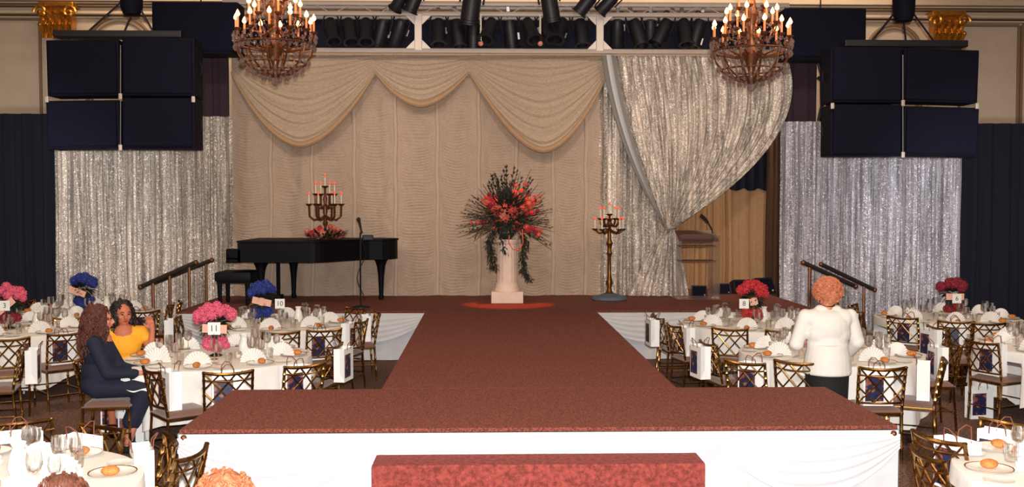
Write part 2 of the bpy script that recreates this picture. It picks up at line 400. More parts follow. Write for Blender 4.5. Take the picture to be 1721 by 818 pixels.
# silver side layer and tied-back curtain
KN = (1127, 383)
a2 = atY(1004, 96, CY - .02); 
def fn(u, v):
    y_ = 100 + v * 397
    xr = 1130 if y_ < 383 else 1130 + (y_ - 383) * .17
    xr -= 20 * math.exp(-((y_ - 383) / 26) ** 2)
    px = 1004 + u * (xr - 1004); Yd = CY - .06
    p = atY(px, y_, Yd); zz = max(p.z, STAGE + .005)
    return (p.x, Yd + fold(p.x, .8, 6), zz)
one('silver_curtain', G().grid(fn, 110, 60), 'sequin', 'straight silver sequin panel hanging behind the standing candelabra', 'curtain')
def bez(T, Cc, K, t): return ((1 - t) ** 2 * T[0] + 2 * t * (1 - t) * Cc[0] + t * t * K[0], (1 - t) ** 2 * T[1] + 2 * t * (1 - t) * Cc[1] + t * t * K[1])
YT = CY - .30
def tb(u, v):
    T = (1011 + u * 310, 94); Cc = (1031 + u * 347, 246 - 16 * u); K = (KN[0] - 7 + 14 * u, KN[1] + 3 * math.sin(u * 3))
    q = bez(T, Cc, K, v); p = atY(q[0], q[1], YT)
    amp = (1 - v) ** .7 + .12
    return (p.x, YT + amp * (.035 * math.sin(u * 92 + 1.5 * math.sin(u * 13)) + .022 * math.sin(u * 190)) - .12 * math.sin(PI * u) * v + .1 * v, p.z)
t = thing('tied_back_curtain', 'silver sequin curtain swept left and tied back above the candelabra', 'curtain')
part('swept_cloth', G().grid(tb, 330, 60).mesh('swept_cloth', 'sequin'), t)
def tail(u, v):
    px = 1118 + 16 * u + (-62 * (1 - u) + 24 * u) * v ** .8; p = atY(px, KN[1] + 2 + v * 112, YT + .08)
    return (p.x, YT + .08 + .03 * math.sin(u * 34) * (.3 + v), max(p.z, STAGE + .004))
part('tail_cloth', G().grid(tail, 60, 30).mesh('tail_cloth', 'sequin'), t)
part('hem', G().grid(lambda u, v: Vector(tb(u * .075, v)) + Vector((-.01, -.10, 0)), 6, 50).mesh('curtain_hem', 'edge'), t)
kp = atY(KN[0], KN[1], YT + .03); part('tie_band', G().tube([kp + Vector((.09 * math.cos(q), .08 * math.sin(q), .02 * math.cos(q))) for q in [2 * PI * i / 14 for i in range(15)]], .022, 6).mesh('tie_band', 'edge'), t)

# wing behind the tied back curtain
curtain('gold_curtain', 1120, 1262, 190, STAGE, 18.2, 'goldcurt', 'gold pleated curtain behind the clear lectern', .9, .02, sd=8)
curtain('gold_curtain', 1226, 1292, 190, STAGE, 18.05, 'goldcurt', 'gold curtain panel right of the lectern, under the dark valance', .35, .02, sd=9)
curtain('brown_curtain', 1290, 1325, 190, .02, 17.9, 'browncurt', 'narrow dark brown curtain beside the right silver curtain', 1, .02, sd=10)
pa = atY(1225, 205, 17.97); pb = atY(1322, 205, 17.97); zb = atY(1270, 316, 17.97).z
one('valance', G().grid(lambda u, v: (pa.x + (pb.x - pa.x) * u, 17.97 + .03 * math.sin(u * 40), zb + (pa.z - zb) * v - (1 - v) * .05 * abs(math.sin(u * 12))), 60, 6), 'blackcloth', 'dark scalloped valance above the gold curtain', 'valance')

# ------------------------------------------------------------------ stage, runway, thrust platform
SX0, SX1 = atZ(300, 522, STAGE).x, atZ(1381, 522, STAGE).x
SF = atZ(855, 522, STAGE).y; SB = 18.25
RX0 = atZ(710, 522, STAGE).x; RX1 = atZ(998, 522, STAGE).x
PB = atZ(860, 652, STAGE).y; PF = atZ(860, 718.5, STAGE).y
PX0 = atZ(302, 721, STAGE).x; PX1 = atZ(1506, 713, STAGE).x
RX0 = (RX0 + atZ(651, 652, STAGE).x) / 2; RX1 = (RX1 + atZ(1143, 651, STAGE).x) / 2
print('geom', SX0, SX1, SF, RX0, RX1, PB, PF, PX0, PX1)
def skirt_part(p0, p1, parent, z1=STAGE - .03, z0=.01, swags=0, out=1):
    p0 = Vector((p0[0], p0[1], 0)); p1 = Vector((p1[0], p1[1], 0)); d = p1 - p0; L_ = d.length; d.normalize(); nrm = Vector((d.y, -d.x, 0)) * out
    def fn(u, v):
        s_ = u * L_; q = p0 + d * s_ + nrm * (.012 + .014 * math.sin(s_ * 17 + math.sin(s_ * 3)) * (1 - v) + .006 * math.sin(s_ * 41) * (1 - v))
        return (q.x, q.y, z0 + (z1 - z0) * v)
    part('skirt', G().grid(fn, max(8, int(L_ / .03)), 6).mesh('platform_skirt', 'skirt'), parent)
    for k in range(swags):
        s0 = L_ * k / swags; wl = L_ / swags
        def fs(u, v):
            s_ = s0 + wl * u; par = 1 - abs(2 * u - 1) ** 2.2
            z = z1 - .02 - (.40 * v) * par - .10 * v * (1 - par)
            q = p0 + d * s_ + nrm * (.045 + .05 * par * v ** .5 + .006 * math.sin(v * 5 * 2 * PI + u * 3) * (par * .8 + .2))
            return (q.x, q.y, z)
        part('skirt_swag', G().grid(fs, 40, 42).mesh('skirt_swag', 'skirt'), parent)
def deck(x0, y0, x1, y1, parent):
    part('deck_carpet', G().box(((x0 + x1) / 2, (y0 + y1) / 2, STAGE - .015), (x1 - x0, y1 - y0, .03), bev=.008).mesh('deck_carpet', 'carpet', False), parent)
    part('deck_frame', G().box(((x0 + x1) / 2, (y0 + y1) / 2, STAGE / 2 - .015), (x1 - x0 - .06, y1 - y0 - .06, STAGE - .035)).mesh('deck_frame', 'black', False), parent)
st = thing('main_stage', 'wide raised main stage with red-brown carpet and white draped front', 'stage')
deck(SX0, SF, SX1, SB, st)
skirt_part((SX0, SF), (RX0, SF), st, swags=2); skirt_part((RX1, SF), (SX1, SF), st, swags=2)
skirt_part((SX0, SB), (SX0, SF), st); skirt_part((SX1, SF), (SX1, SB), st)
rw = thing('runway', 'red-brown carpeted runway leading from the main stage toward the camera', 'runway')
deck(RX0, PB + .004, RX1, SF - .004, rw)
skirt_part((RX0, SF), (RX0, PB), rw); skirt_part((RX1, PB), (RX1, SF), rw)
pl = thing('thrust_platform', 'wide front platform with red-brown carpet top and white skirt', 'stage')
deck(PX0, PF, PX1, PB, pl)
skirt_part((PX0, PF), (PX1, PF), pl, swags=4); skirt_part((PX0, PB), (PX0, PF), pl); skirt_part((PX1, PF), (PX1, PB), pl)
skirt_part((PX1, PB), (RX1, PB), pl); skirt_part((RX0, PB), (PX0, PB), pl)
for px_, py_ in ((PX0 + .04, PF + .0), (PX1 - .04, PF + .0)):
    part('corner_fastener', G().ball((px_, py_ - .03, STAGE - .05), .022).mesh('corner_fastener', 'brass'), pl)
s1 = atY(633, 762, PF - .08); s2 = atY(1169, 762, PF - .08); ZS = s1.z; SD = PF - .09 - atZ(860, 780, ZS).y
stp = thing('carpeted_steps', 'red-brown carpeted steps against the front of the platform', 'steps')
cx = (s1.x + s2.x) / 2; wd = s2.x - s1.x; y = PF - .1
for k in range(3):
    z = ZS - k * ZS / 3; dd = SD if k == 0 else .28
    part('step', G().box((cx, y - dd / 2, z / 2), (wd, dd - .004, z), bev=.012).mesh('step', 'stepcarpet', False), stp); y -= dd

# ------------------------------------------------------------------ truss and lighting rig
TY = 16.45
ZU, ZM, ZL = atY(860, 7, TY).z, atY(860, 24, TY).z, atY(860, 86, TY).z
XL, XR = atY(375, 86, TY).x, atY(1325, 86, TY).x
tr = thing('lighting_truss', 'pale aluminium lighting truss spanning above the backdrop curtain', 'truss')
for (z, yy) in ((ZU, TY), (ZM, TY), (ZU, TY + .3), (ZM, TY + .3)):
    part('chord', G().tube([(XL, yy, z), (XR, yy, z)], .042, 8).mesh('chord', 'alu'), tr)
part('lower_rail', G().tube([(XL, TY, ZL), (XR, TY, ZL)], .045, 8).mesh('lower_rail', 'alu'), tr)
n = 26
for i in range(n):
    x0 = XL + (XR - XL) * i / n; x1 = XL + (XR - XL) * (i + 1) / n
    part('brace', G().tube([(x0, TY, ZM if i % 2 else ZU), (x1, TY, ZU if i % 2 else ZM)], .007, 6).mesh('brace', 'alu'), tr)
    part('brace', G().tube([(x0, TY, ZM), (x0, TY + .3, ZM)], .012, 6).mesh('brace', 'alu'), tr)
for px_ in (390, 703, 1008, 1318):
    q = atY(px_, 50, TY); g = G().box((q.x, TY, (ZM + ZL) / 2), (.12, .1, ZM - ZL), bev=.01)
    for s_ in (-1, 1):
        for (zc, dz) in ((ZM, -1), (ZL, 1)):
            g.add([(q.x + s_ * .05, TY - .02, zc), (q.x + s_ * .24, TY - .02, zc), (q.x + s_ * .05, TY - .02, zc + dz * .19),
                   (q.x + s_ * .05, TY + .02, zc), (q.x + s_ * .24, TY + .02, zc), (q.x + s_ * .05, TY + .02, zc + dz * .19)], [(0, 1, 2), (5, 4, 3), (0, 3, 4, 1), (1, 4, 5, 2), (2, 5, 3, 0)])
    part('corner_post', g.mesh('corner_post', 'alu', False), tr)
pa = atY(400, 30, TY + .42); pb = atY(1318, 88, TY + .42)
one('border_cloth', G().grid(lambda u, v: (pa.x + (pb.x - pa.x) * u, TY + .42 + .02 * math.sin(u * 120), pb.z + (pa.z - pb.z) * v), 260, 3), 'blackcloth', 'black border cloth behind the row of stage lamps on the truss', 'curtain')
def can_tpl():
    body = G().lathe([(.0, -.02), (.07, -.02), (.085, .03), (.1, .10), (.1, .34), (.108, .345), (.108, .37), (.094, .37), (.09, .30), (0, .29)], 14)
    yoke = G().tube([(-.125, 0, .16), (-.13, 0, -.02), (-.08, 0, -.14), (.08, 0, -.14), (.13, 0, -.02), (.125, 0, .16)], .012, 6)
    clamp = G().box((0, 0, -.18), (.06, .05, .09), bev=.01)
    fr = G().box((0, 0, .385), (.22, .22, .012))
    return [('lamp_body', body.mesh('lamp_body', 'black')), ('yoke', yoke.mesh('yoke', 'black')), ('clamp', clamp.mesh('clamp', 'steel', False)), ('filter_frame', G().lathe([(.085, .375), (.125, .375), (.125, .39), (.085, .39), (.085, .375)], 12, cap=False).mesh('filter_frame', 'black'))]
CAN = can_tpl()
bays = [('left', 540, 690, 5), ('middle', 722, 990, 9), ('right', 1024, 1190, 6)]
ordn = ['first', 'second', 'third', 'fourth', 'fifth', 'sixth', 'seventh', 'eighth', 'ninth']
for nm, x0, x1, k in bays:
    for i in range(k):
        q = atY(x0 + (x1 - x0) * (i + .5) / k, 36, TY + .1)
        e = inst(CAN, 'stage_lamp', 'black stage lamp, %s from the left in the %s bay of the truss' % (ordn[i], nm), 'stage lamp', q, 0, 'stage lamps in the truss bays', 1.12)
        e.rotation_euler = (math.radians(180 + random.uniform(-35, 25)), math.radians(random.uniform(-28, 28)), random.uniform(-.3, .3))
        if random.random() < .6:
            part('yoke_tag', G().box((.11, -.09, .2 + random.uniform(-.1, .1)), (.035, .01, .10)).mesh('yoke_tag', 'alu', False), e)
for nm, px_, py_, tz, tx, s_, in (('far left', 683, -18, 205, 35, 1.0), ('second from left', 706, -22, 192, 25, 1.1), ('third from left', 796, -20, 190, 8, 1.5), ('fourth from left', 920, -18, 188, -10, 1.35), ('fifth from left', 1000, -14, 190, 38, 1.1), ('far right', 1036, -10, 200, 44, 1.0)):
    q = atY(px_, py_, TY - .35)
    e = inst(CAN, 'stage_lamp', 'black stage lamp hung above the truss front, %s of six' % nm, 'stage lamp', q, 0, 'stage lamps above the truss', s_)
    e.rotation_euler = (math.radians(tz - 360), math.radians(tx), 0)
for px_, s_ in ((808, 'left'), (908, 'right')):
    q = atY(px_, 40, TY - .06); r = atY(px_, 73, TY - .06)
    t = thing('hanging_rod', 'thin white hanging rod with bulb tip, %s of two at mid truss' % s_, 'microphone')
    part('rod', G().tube([q + Vector((0, 0, .15)), r], .016, 6).mesh('rod', 'wax'), t); part('tip', G().ball(r, .045).mesh('tip', 'salmon'), t)  # thin hanging rod, no microphone; its orange-lit end painted salmon

# ------------------------------------------------------------------ flown loudspeakers
def cabinet(px0, y0, px1, y1, Y, label, depth=.45, name='loudspeaker', tilt=0):
    a = atY(px0, y0, Y); b = atY(px1, y1, Y); w_, h_ = b.x - a.x, a.z - b.z
    t = thing(name, label, 'loudspeaker', ((a.x + b.x) / 2, Y, b.z)); t.rotation_euler = (0, math.radians(tilt), 0)
    part('cabinet', G().box((0, depth / 2 + .02, h_ / 2), (w_, depth, h_), bev=.02).mesh('cabinet', 'speaker', False), t)
    gr = part('grille', G().box((0, 0, h_ / 2), (w_ - .07, .04, h_ - .07), bev=.012).mesh('grille', 'grille', False), t)
    for sx in (-1, 1):
        part('handle', G().tube([(sx * (w_ / 2 - .005), .25, h_ * .4), (sx * (w_ / 2 + .035), .27, h_ * .42), (sx * (w_ / 2 + .035), .27, h_ * .58), (sx * (w_ / 2 - .005), .25, h_ * .6)], .012, 6).mesh('handle', 'black'), t)
    return t
SY = 15.0
for side, X, rows in (('left', (77, 201, 204, 327), ((62, 161), (164, 250))), ('right', (1397, 1516, 1519, 1644), ((78, 172), (175, 262)))):
    for r, (y0, y1) in enumerate(rows):
        for c in range(2):
            rn = ('upper', 'lower')[r]; cn = ('left', 'right')[c]
            cabinet(X[2 * c], y0 + (4 if (c == 0) == (side == 'left') else 0), X[2 * c + 1], y1, SY, 'black flown loudspeaker, %s %s one of the %s cluster' % (rn, cn, side), tilt=(1.2 if side == 'right' and c == 1 else (-.8 if side == 'left' and c == 0 else 0)))
    xm = (X[1] + X[2]) / 2; t = thing('rigging_frame', 'steel rigging with chain hoist above the %s loudspeaker cluster' % side, 'rigging')
    for k, (qx, qy) in enumerate(((xm, rows[0][1] + 1), (X[0] + 2, rows[0][1] + 6), (X[3] - 2, rows[0][1] + 6), (xm, rows[1][1] - 2))):
        q = atY(qx, qy, SY - .04); part('bracket', G().box(q, (.05, .04, .09), bev=.01).mesh('bracket', 'alu', False), t)
    part('strap', G().tube([atY(xm + (0), rows[0][0] + 14, SY - .04), atY(xm, rows[1][1], SY - .04)], .008, 5).mesh('strap', 'steel'), t)
    top = atY(xm, rows[0][0], SY + .3); hx = 221 if side == 'left' else 1519; hp = atY(hx, 0 if side == 'left' else 12, SY + .3)
    part('hoist', G().lathe([(.0, -.24), (.12, -.22), (.16, -.12), (.17, .12), (.12, .26), (0, .28)], 14, hp).mesh('hoist', 'speaker'), t)
    part('beam', G().box((top.x, top.y, atY(xm, rows[0][0], SY).z + .075), (1.9, .3, .1), bev=.01).mesh('beam', 'black', False), t)
    for sx in (-.5, 0.05, .5): part('chain', G().tube([(top.x + sx, top.y, top.z + .06), (hp.x, hp.y, hp.z - .2 if abs(sx) < .5 else hp.z + .1)], .016, 5).mesh('chain', 'black'), t)
    part('lift_chain', G().tube([(hp.x, hp.y, hp.z), (hp.x, hp.y, CEIL)], .018, 5).mesh('lift_chain', 'black'), t)
cabinet(254, 2, 400, 90, 15.9, 'black flown loudspeaker beside the left chandelier, behind the cluster', name='loudspeaker')
cabinet(1320, 13, 1456, 99, 15.9, 'black flown loudspeaker beside the right chandelier, behind the cluster', name='loudspeaker')
for hx, y0, nm in ((330, 2, 'left'), (1388, 13, 'right')):
    q = atY(hx, y0, 15.9); q.y = 16.15; 
    one('suspension_cable', G().tube([(q.x, q.y, q.z - .004), (q.x, q.y, CEIL)], .012, 5), 'black', 'black suspension cable above the inner %s loudspeaker' % nm, 'cable')
q0 = atY(1381, 98, 17.0); q1 = atY(1400, 215, 17.0)
t = thing('support_brace', 'dark crossed brace between plum panel and right speaker cluster', 'brace')
for (xa, ya, xb, yb) in ((1374, 100, 1398, 190), (1398, 100, 1376, 203), (1380, 98, 1382, 205), (1374, 130, 1400, 150)):
    part('brace_bar', G().tube([atY(xa, ya, 17.0), atY(xb, yb, 17.0)], .03, 6).mesh('brace_bar', 'black'), t)
part('mount', G().box(atY(1396, 176, 16.9), (.14, .1, .16), bev=.01).mesh('mount', 'black', False), t)

# ------------------------------------------------------------------ chandeliers
FL = G().lathe([(0, 0), (.02, .01), (.028, .028), (.018, .055), (0, .085)], 8).mesh('bulb', 'flame')
TUBE = G().lathe([(.014, 0), (.014, .15)], 8).mesh('candle_tube', 'ctube')
CUP = G().lathe([(.01, -.02), (.03, -.01), (.045, .01), (.05, .02), (0, .012)], 10).mesh('candle_cup', 'brass')
DROP = G().lathe([(0, -.06), (.017, -.035), (.02, -.02), (.008, 0), (0, .008)], 6).mesh('crystal_drop', 'crystal', False)
BEAD = G().ball((0, 0, 0), .012, 5, 4).mesh('crystal_bead', 'crystal', False)
def chandelier(px_, ybot, label):
    Y = 12.0; c = atY(px_, ybot, Y); t = thing('chandelier', label, 'chandelier', c)   # origin at lowest crystal
    H = 1.35
    part('stem', G().lathe([(.0, .08), (.05, .1), (.03, .2), (.06, .3), (.11, .42), (.06, .52), (.03, .62), (.05, .8), (.09, .9), (.05, 1.0), (.03, 1.2), (.05, 1.35), (.02, 1.5), (.012, 1.52)], 12).mesh('stem', 'brass'), t)
    part('chain', G().tube([(0, 0, 1.5), (0, 0, CEIL - c.z)], .014, 6).mesh('chain', 'brass'), t)
    part('finial', G().ball((0, 0, .03), (.05, .05, .06), 8, 6).mesh('finial', 'crystal', False), t)
    ribs = 12
    for i in range(ribs):
        a = 2 * PI * i / ribs; ca, sa = math.cos(a), math.sin(a)
        pr = [(.03, .08), (.2, .13), (.34, .22), (.43, .34), (.46, .46)]
        part('basket_rib', G().tube([(r * ca, r * sa, z) for r, z in pr], .011, 5).mesh('basket_rib', 'brass'), t)
    for r, z in ((.46, .46), (.36, .24), (.2, .14)):
        part('ring', G().tube([(r * math.cos(q), r * math.sin(q), z) for q in [2 * PI * i / 24 for i in range(25)]], .012, 6, False).mesh('ring', 'brass'), t)
    k = 0
    for tier, (n_, R, zc) in enumerate(((12, .455, .60), (8, .30, .78), (4, .15, .98))):
        for i in range(n_):
            a = 2 * PI * (i + .3 * tier + .13) / n_; ca, sa = math.cos(a), math.sin(a)
            arm = part('arm', G().tube([(.03 * ca, .03 * sa, zc - .12), (R * .45 * ca, R * .45 * sa, zc - .2), (R * .85 * ca, R * .85 * sa, zc - .16), (R * ca, R * sa, zc - .02)], [.012, .01, .01, .009], 5).mesh('arm', 'brass'), t)
            part('candle_cup', CUP, arm, (R * ca, R * sa, zc)); part('candle_tube', TUBE, arm, (R * ca, R * sa, zc)); part('bulb', FL, arm, (R * ca, R * sa, zc + .15))
            for dq in (-.12, .12): part('crystal_drop', DROP, arm, ((R + .03) * math.cos(a + dq), (R + .03) * math.sin(a + dq), zc - .02))
    for (n_, R, z) in ((36, .47, .44), (30, .40, .27), (26, .33, .19), (20, .25, .14), (14, .15, .09), (24, .48, .53)):
        for i in range(n_):
            a = 2 * PI * i / n_ + R * 9; part('crystal_drop', DROP, t, (R * math.cos(a), R * math.sin(a), z + .0), (0, 0, a))
    g = G()
    for i in range(18):
        a = 2 * PI * i / 18; b_ = 2 * PI * (i + 1) / 18
        for j in range(7): s_ = j / 7; q = a + (b_ - a) * s_; g.ball((.47 * math.cos(q), .47 * math.sin(q), .5 - .32 * s_ * (1 - s_)), .013, 4, 3)
        for j in range(8): s_ = j / 8; R = .05 + .42 * s_; g.ball((R * math.cos(a), R * math.sin(a), 1.15 - .62 * s_ ** .5), .012, 4, 3)
    o = part('bead_chains', g.mesh('bead_chains', 'crystal', False), t); o['kind'] = 'stuff'
    lamp('chandelier_light', 'POINT', (c.x, c.y, c.z + 1.25), 12, (1, .5, .2), size=.25)
chandelier(463, 141, 'crystal candle chandelier hanging at left in front of the truss')
chandelier(1262, 151, 'crystal candle chandelier hanging at right in front of the truss')

# ------------------------------------------------------------------ flowers
def bloom_mesh(name, material, r=.05, n=22, petal=.5):
    g = G(); g.ball((0, 0, 0), r * .72, 7, 5)
    for i in range(n):
        z = 1 - 2 * (i + .5) / n; ph = i * 2.39996; q = math.sqrt(1 - z * z); d = Vector((q * math.cos(ph), q * math.sin(ph), z))
        a = d.orthogonal().normalized(); b = d.cross(a); s_ = r * petal
        for k in range(4):
            an = PI / 2 * k + i; u = a * math.cos(an) + b * math.sin(an); w_ = a * -math.sin(an) + b * math.cos(an)
            p = d * r * .8
            g.add([p, p + u * s_ * .6 + w_ * s_ * .35 + d * r * .1, p + u * s_ + d * r * .16, p + u * s_ * .6 - w_ * s_ * .35 + d * r * .1], [(0, 1, 2, 3)])
    return g.mesh(name, material, False)
BL = {k: bloom_mesh(k + '_bloom', k) for k in ('coral', 'salmon', 'redf', 'pink', 'blue', 'burg')}
def leaf(g, p, d, L_, wd):
    d = Vector(d).normalized(); p = Vector(p); s_ = d.cross(Vector((0, 0, 1))); s_ = s_.normalized() if s_.length > .01 else Vector((1, 0, 0)); up = s_.cross(d)
    m = p + d * L_ * .5 + up * L_ * .06; e = p + d * L_ - up * L_ * .05
    g.add([p, m + s_ * wd, e, m - s_ * wd, m - up * wd * .3], [(0, 1, 4), (1, 2, 4), (2, 3, 4), (3, 0, 4)])

# ------------------------------------------------------------------ things on the stage
# grand piano: keyboard at its left end, curved side to the room
pc = atY(402, 500, 15.9); x0 = pc.x; LP = atY(662, 500, 15.6).x - x0; PT = atY(540, 404, 15.3).z - STAGE; PBt = PT - .33
pn = thing('grand_piano', 'black grand piano on the left of the stage with flowers on its lid', 'piano', (x0, 15.9, STAGE))
def outline(xa, off=0):
    pts = [(xa, .72 - off), (xa, -.72 + off), (1.25, -.72 + off)]
    for i in range(1, 13):
        t_ = i / 12; pts.append((1.25 + (LP - .35 - 1.25) * t_, -.72 + off + .80 * (3 * t_ ** 2 - 2 * t_ ** 3)))
    for i in range(1, 9):
        a = -PI / 2 + PI * i / 8 * .97; pts.append((LP - .35 + (.35 - off) * math.cos(a), .40 + (.32 - off) * math.sin(a)))
    return pts
part('case', G().poly(outline(.16), PBt, PT - .03).mesh('piano_case', 'piano', False), pn)
part('lid', G().poly(outline(.15, -.02), PT - .025, PT).mesh('piano_lid', 'piano', False), pn)
part('keyboard_shelf', G().box((.10, 0, PBt + .04), (.24, 1.44, .10), bev=.02).box((.02, 0, PBt + .08), (.05, 1.44, .16), bev=.02).mesh('keyboard_shelf', 'piano', False), pn)
part('keyboard', G().box((.10, 0, PBt + .1), (.12, 1.25, .03)).mesh('keyboard', 'keys', False), pn)
for sy in (-1, 1): part('arm_cheek', G().box((.1, sy * .69, PBt + .12), (.24, .06, .18), bev=.02).mesh('arm_cheek', 'piano', False), pn)
part('fallboard', G().box((.18, 0, PBt + .2), (.03, 1.3, .18)).mesh('fallboard', 'piano', False), pn)
leg = G().lathe([(.035, 0), (.045, .05), (.035, .08), (.05, .4), (.068, PBt - .12), (.09, PBt - .05), (.12, PBt)], 10)
lm = leg.mesh('piano_leg', 'piano')
for (lx, ly) in ((.48, -.58), (.75, .60), (LP - .26, .30)):
    l = part('leg', lm, pn, (lx, ly, 0)); part('caster', G().ball((0, 0, .02), .035, 8, 5).mesh('caster', 'brass'), l)
ly = part('pedal_lyre', G().tube([(.62, -.05, PBt), (.62, -.05, .08)], .02, 6).tube([(.62, .07, PBt), (.62, .07, .08)], .02, 6).box((.62, .01, .08), (.12, .26, .06), bev=.01).mesh('pedal_lyre', 'piano'), pn)
for k in (-1, 0, 1): part('pedal', G().box((.52, .01 + k * .06, .05), (.14, .025, .012)).mesh('pedal', 'brass', False), ly)
part('mic_clip_box', G().box((atY(617, 398, 15.6).x - x0, -.2, PT + .03), (.17, .1, .09), bev=.02).mesh('mic_clip_box', 'black', False), pn)  # small black box of the microphone clip, resting on the lid
bq = atY(398, 500, 15.5)
t = thing('piano_bench', 'black padded piano bench left of the grand piano', 'bench', (bq.x, 15.55, STAGE))
part('seat', G().box((0, 0, .44), (.56, .62, .15), bev=.045).mesh('bench_seat', 'leather'), t); part('apron', G().box((0, 0, .355), (.5, .54, .04)).mesh('bench_apron', 'piano', False), t)
for sx in (-1, 1):
    for sy in (-1, 1): part('leg', G().lathe([(.022, 0), (.034, .05), (.03, .1), (.038, .34)], 8, (sx * .21, sy * .24, 0)).mesh('bench_leg', 'piano'), t)

def candelabra(name, label, loc, H, arms, material, base, scale=1, group=None):
    t = thing(name, label, 'candelabra', loc)
    for nm, prof in base: part(nm, G().lathe(prof[1], 20).mesh(nm, prof[0]), t)
    for (R, z0, z1, n_, off) in arms:
        for i in range(n_):
            a = off + 2 * PI * i / n_; ca, sa = math.cos(a), math.sin(a)
            p = [(0, 0, z0), (R * .3 * ca, R * .3 * sa, z0 - .05 * scale), (R * .7 * ca, R * .7 * sa, z0 - .07 * scale), (R * .97 * ca, R * .97 * sa, z0 - .01), (R * ca, R * sa, z1)] if R > 0 else [(0, 0, z0), (0, 0, z1)]
            am = part('arm', G().tube(p, .015 * scale + .004, 6).mesh('arm', material), t)
            part('candle_cup', G().lathe([(.01, 0), (.03, .005), (.055, .03), (.06, .035), (0, .025)], 10, (R * ca, R * sa, z1 - .01)).mesh('candle_cup', material), am)
            part('candle', G().lathe([(.013, 0), (.012, .15)], 8, (R * ca, R * sa, z1 + .015)).mesh('candle', 'wax'), am)
            part('bulb', G().lathe([(0, 0), (.018, .012), (.018, .03), (0, .06)], 8, (R * ca, R * sa, z1 + .165)).mesh('candle_bulb', 'redglow'), am)
    return t
cq = atY(1024, 497, 16.0)
ch = atY(1024, 372, 16.0).z - STAGE
candelabra('standing_candelabra', 'tall gold standing candelabra on a blue-grey base at right of the stage', (cq.x, 16.0, STAGE), 1.2,
  [(.24, ch - .12, ch - .14, 5, .3), (.17, ch - .01, ch + .03, 4, .9), (0, ch, ch + .10, 1, 0)], 'antique',
  [('base', ('bluegrey', [(.27, 0), (.29, .02), (.27, .06), (.15, .09), (.1, .11), (0, .12)])),
   ('pole', ('antique', [(.09, .1), (.05, .14), (.035, .2), (.06, .28), (.045, .34), (.03, .42), (.028, .7), (.05, .76), (.03, .8), (.035, .86), (.055, .92), (.03, .98), (.025, ch - .1), (.055, ch - .05), (.03, ch), (.05, ch + .04), (0, ch + .06)]))])
fq = atY(547, 402, 15.75); base_z = STAGE + PT
ch = atY(547, 332, 15.75).z - base_z
candelabra('table_candelabra', 'small gold candelabra rising from the flowers on the piano lid', (fq.x, 15.75, base_z), .8,
  [(.25, ch - .28, ch - .12, 6, .25), (.16, ch - .1, ch + .04, 4, .6), (0, ch, ch + .16, 1, 0)], 'brass',
  [('base', ('brass', [(.09, 0), (.1, .02), (.05, .05), (.02, .08)])), ('pole', ('brass', [(.025, .06), (.02, .2), (.045, .26), (.02, .32), (.018, ch - .3), (.04, ch - .22), (.02, ch - .1), (.035, ch - .02), (.015, ch + .06)]))])
t = thing('piano_flowers', 'low coral and green flower arrangement around the candelabra on the piano', 'flowers', (fq.x, 15.75, base_z))
g = G()
random.seed(3)
for i in range(170):
    a = random.uniform(0, 2 * PI); r = random.uniform(.02, .22); leaf(g, (r * math.cos(a) * 1.3, r * math.sin(a) * .7, random.uniform(.01, .07)), (math.cos(a), math.sin(a), random.uniform(.1, 1.3)), random.uniform(.08, .2), .02)
o = part('foliage', g.mesh('foliage', 'leaf', False), t); o['kind'] = 'stuff'
for i in range(34):
    a = random.uniform(0, 2 * PI); r = math.sqrt(random.random()) * .3
    o = part('bloom', BL[random.choice(['coral', 'salmon', 'coral', 'redf'])], t, (r * math.cos(a) * 1.05, r * math.sin(a) * .6, .06 + .13 * random.random() * (1.3 - r * 2)), (random.random() * 6, random.random() * 6, 0)); o.scale = (random.uniform(.55, 1.05),) * 3

# pedestal and big arrangement
pq = atY(852, 503, 15.72)
ped = thing('pedestal', 'white round column pedestal on a square block at the stage centre', 'pedestal', (pq.x, 15.75, STAGE))
pz = lambda y: atY(852, y, 15.75).z - STAGE
k = 15.75 / F
part('block', G().box((0, 0, pz(488) / 2), (53 * k, 53 * k, pz(488)), bev=.008).mesh('block', 'stone', False), ped)
g = G(); zt0 = pz(488); zt1 = pz(402); prof = [(21.5 * k, zt0), (21.5 * k, zt0 + .03), (19.5 * k, zt0 + .06), (19.5 * k, zt0 + .1), (17.5 * k, zt0 + .13)]
g.lathe(prof, 24)
nfl = 16
def flut(u, v):
    a = 2 * PI * u; r = (17.5 - 1.2 * v) * k * (1 - .035 * abs(math.sin(a * nfl / 2))); return (r * math.cos(a), r * math.sin(a), zt0 + .13 + (zt1 - zt0 - .2) * v)
g.grid(flut, 96, 4); g.lathe([(16.5 * k, zt1 - .08), (19 * k, zt1 - .05), (20 * k, zt1), (0, zt1)], 24)
part('column', g.mesh('column', 'stone'), ped)
fl = thing('flower_arrangement', 'huge coral and red flower arrangement with radiating dark spikes on the pedestal', 'flowers', (pq.x, 15.75, STAGE + zt1))
part('bowl', G().lathe([(.06, .001), (.08, .02), (.12, .07), (.13, .1), (0, .09)], 16).mesh('bowl', 'leaf'), fl)
random.seed(11)
cz = pz(358) - zt1; cen = Vector((0, -.05, cz))
spikes = [(-62, 2, 1), (-38, -18, 0), (-50, 55, 0)]
ns = 58
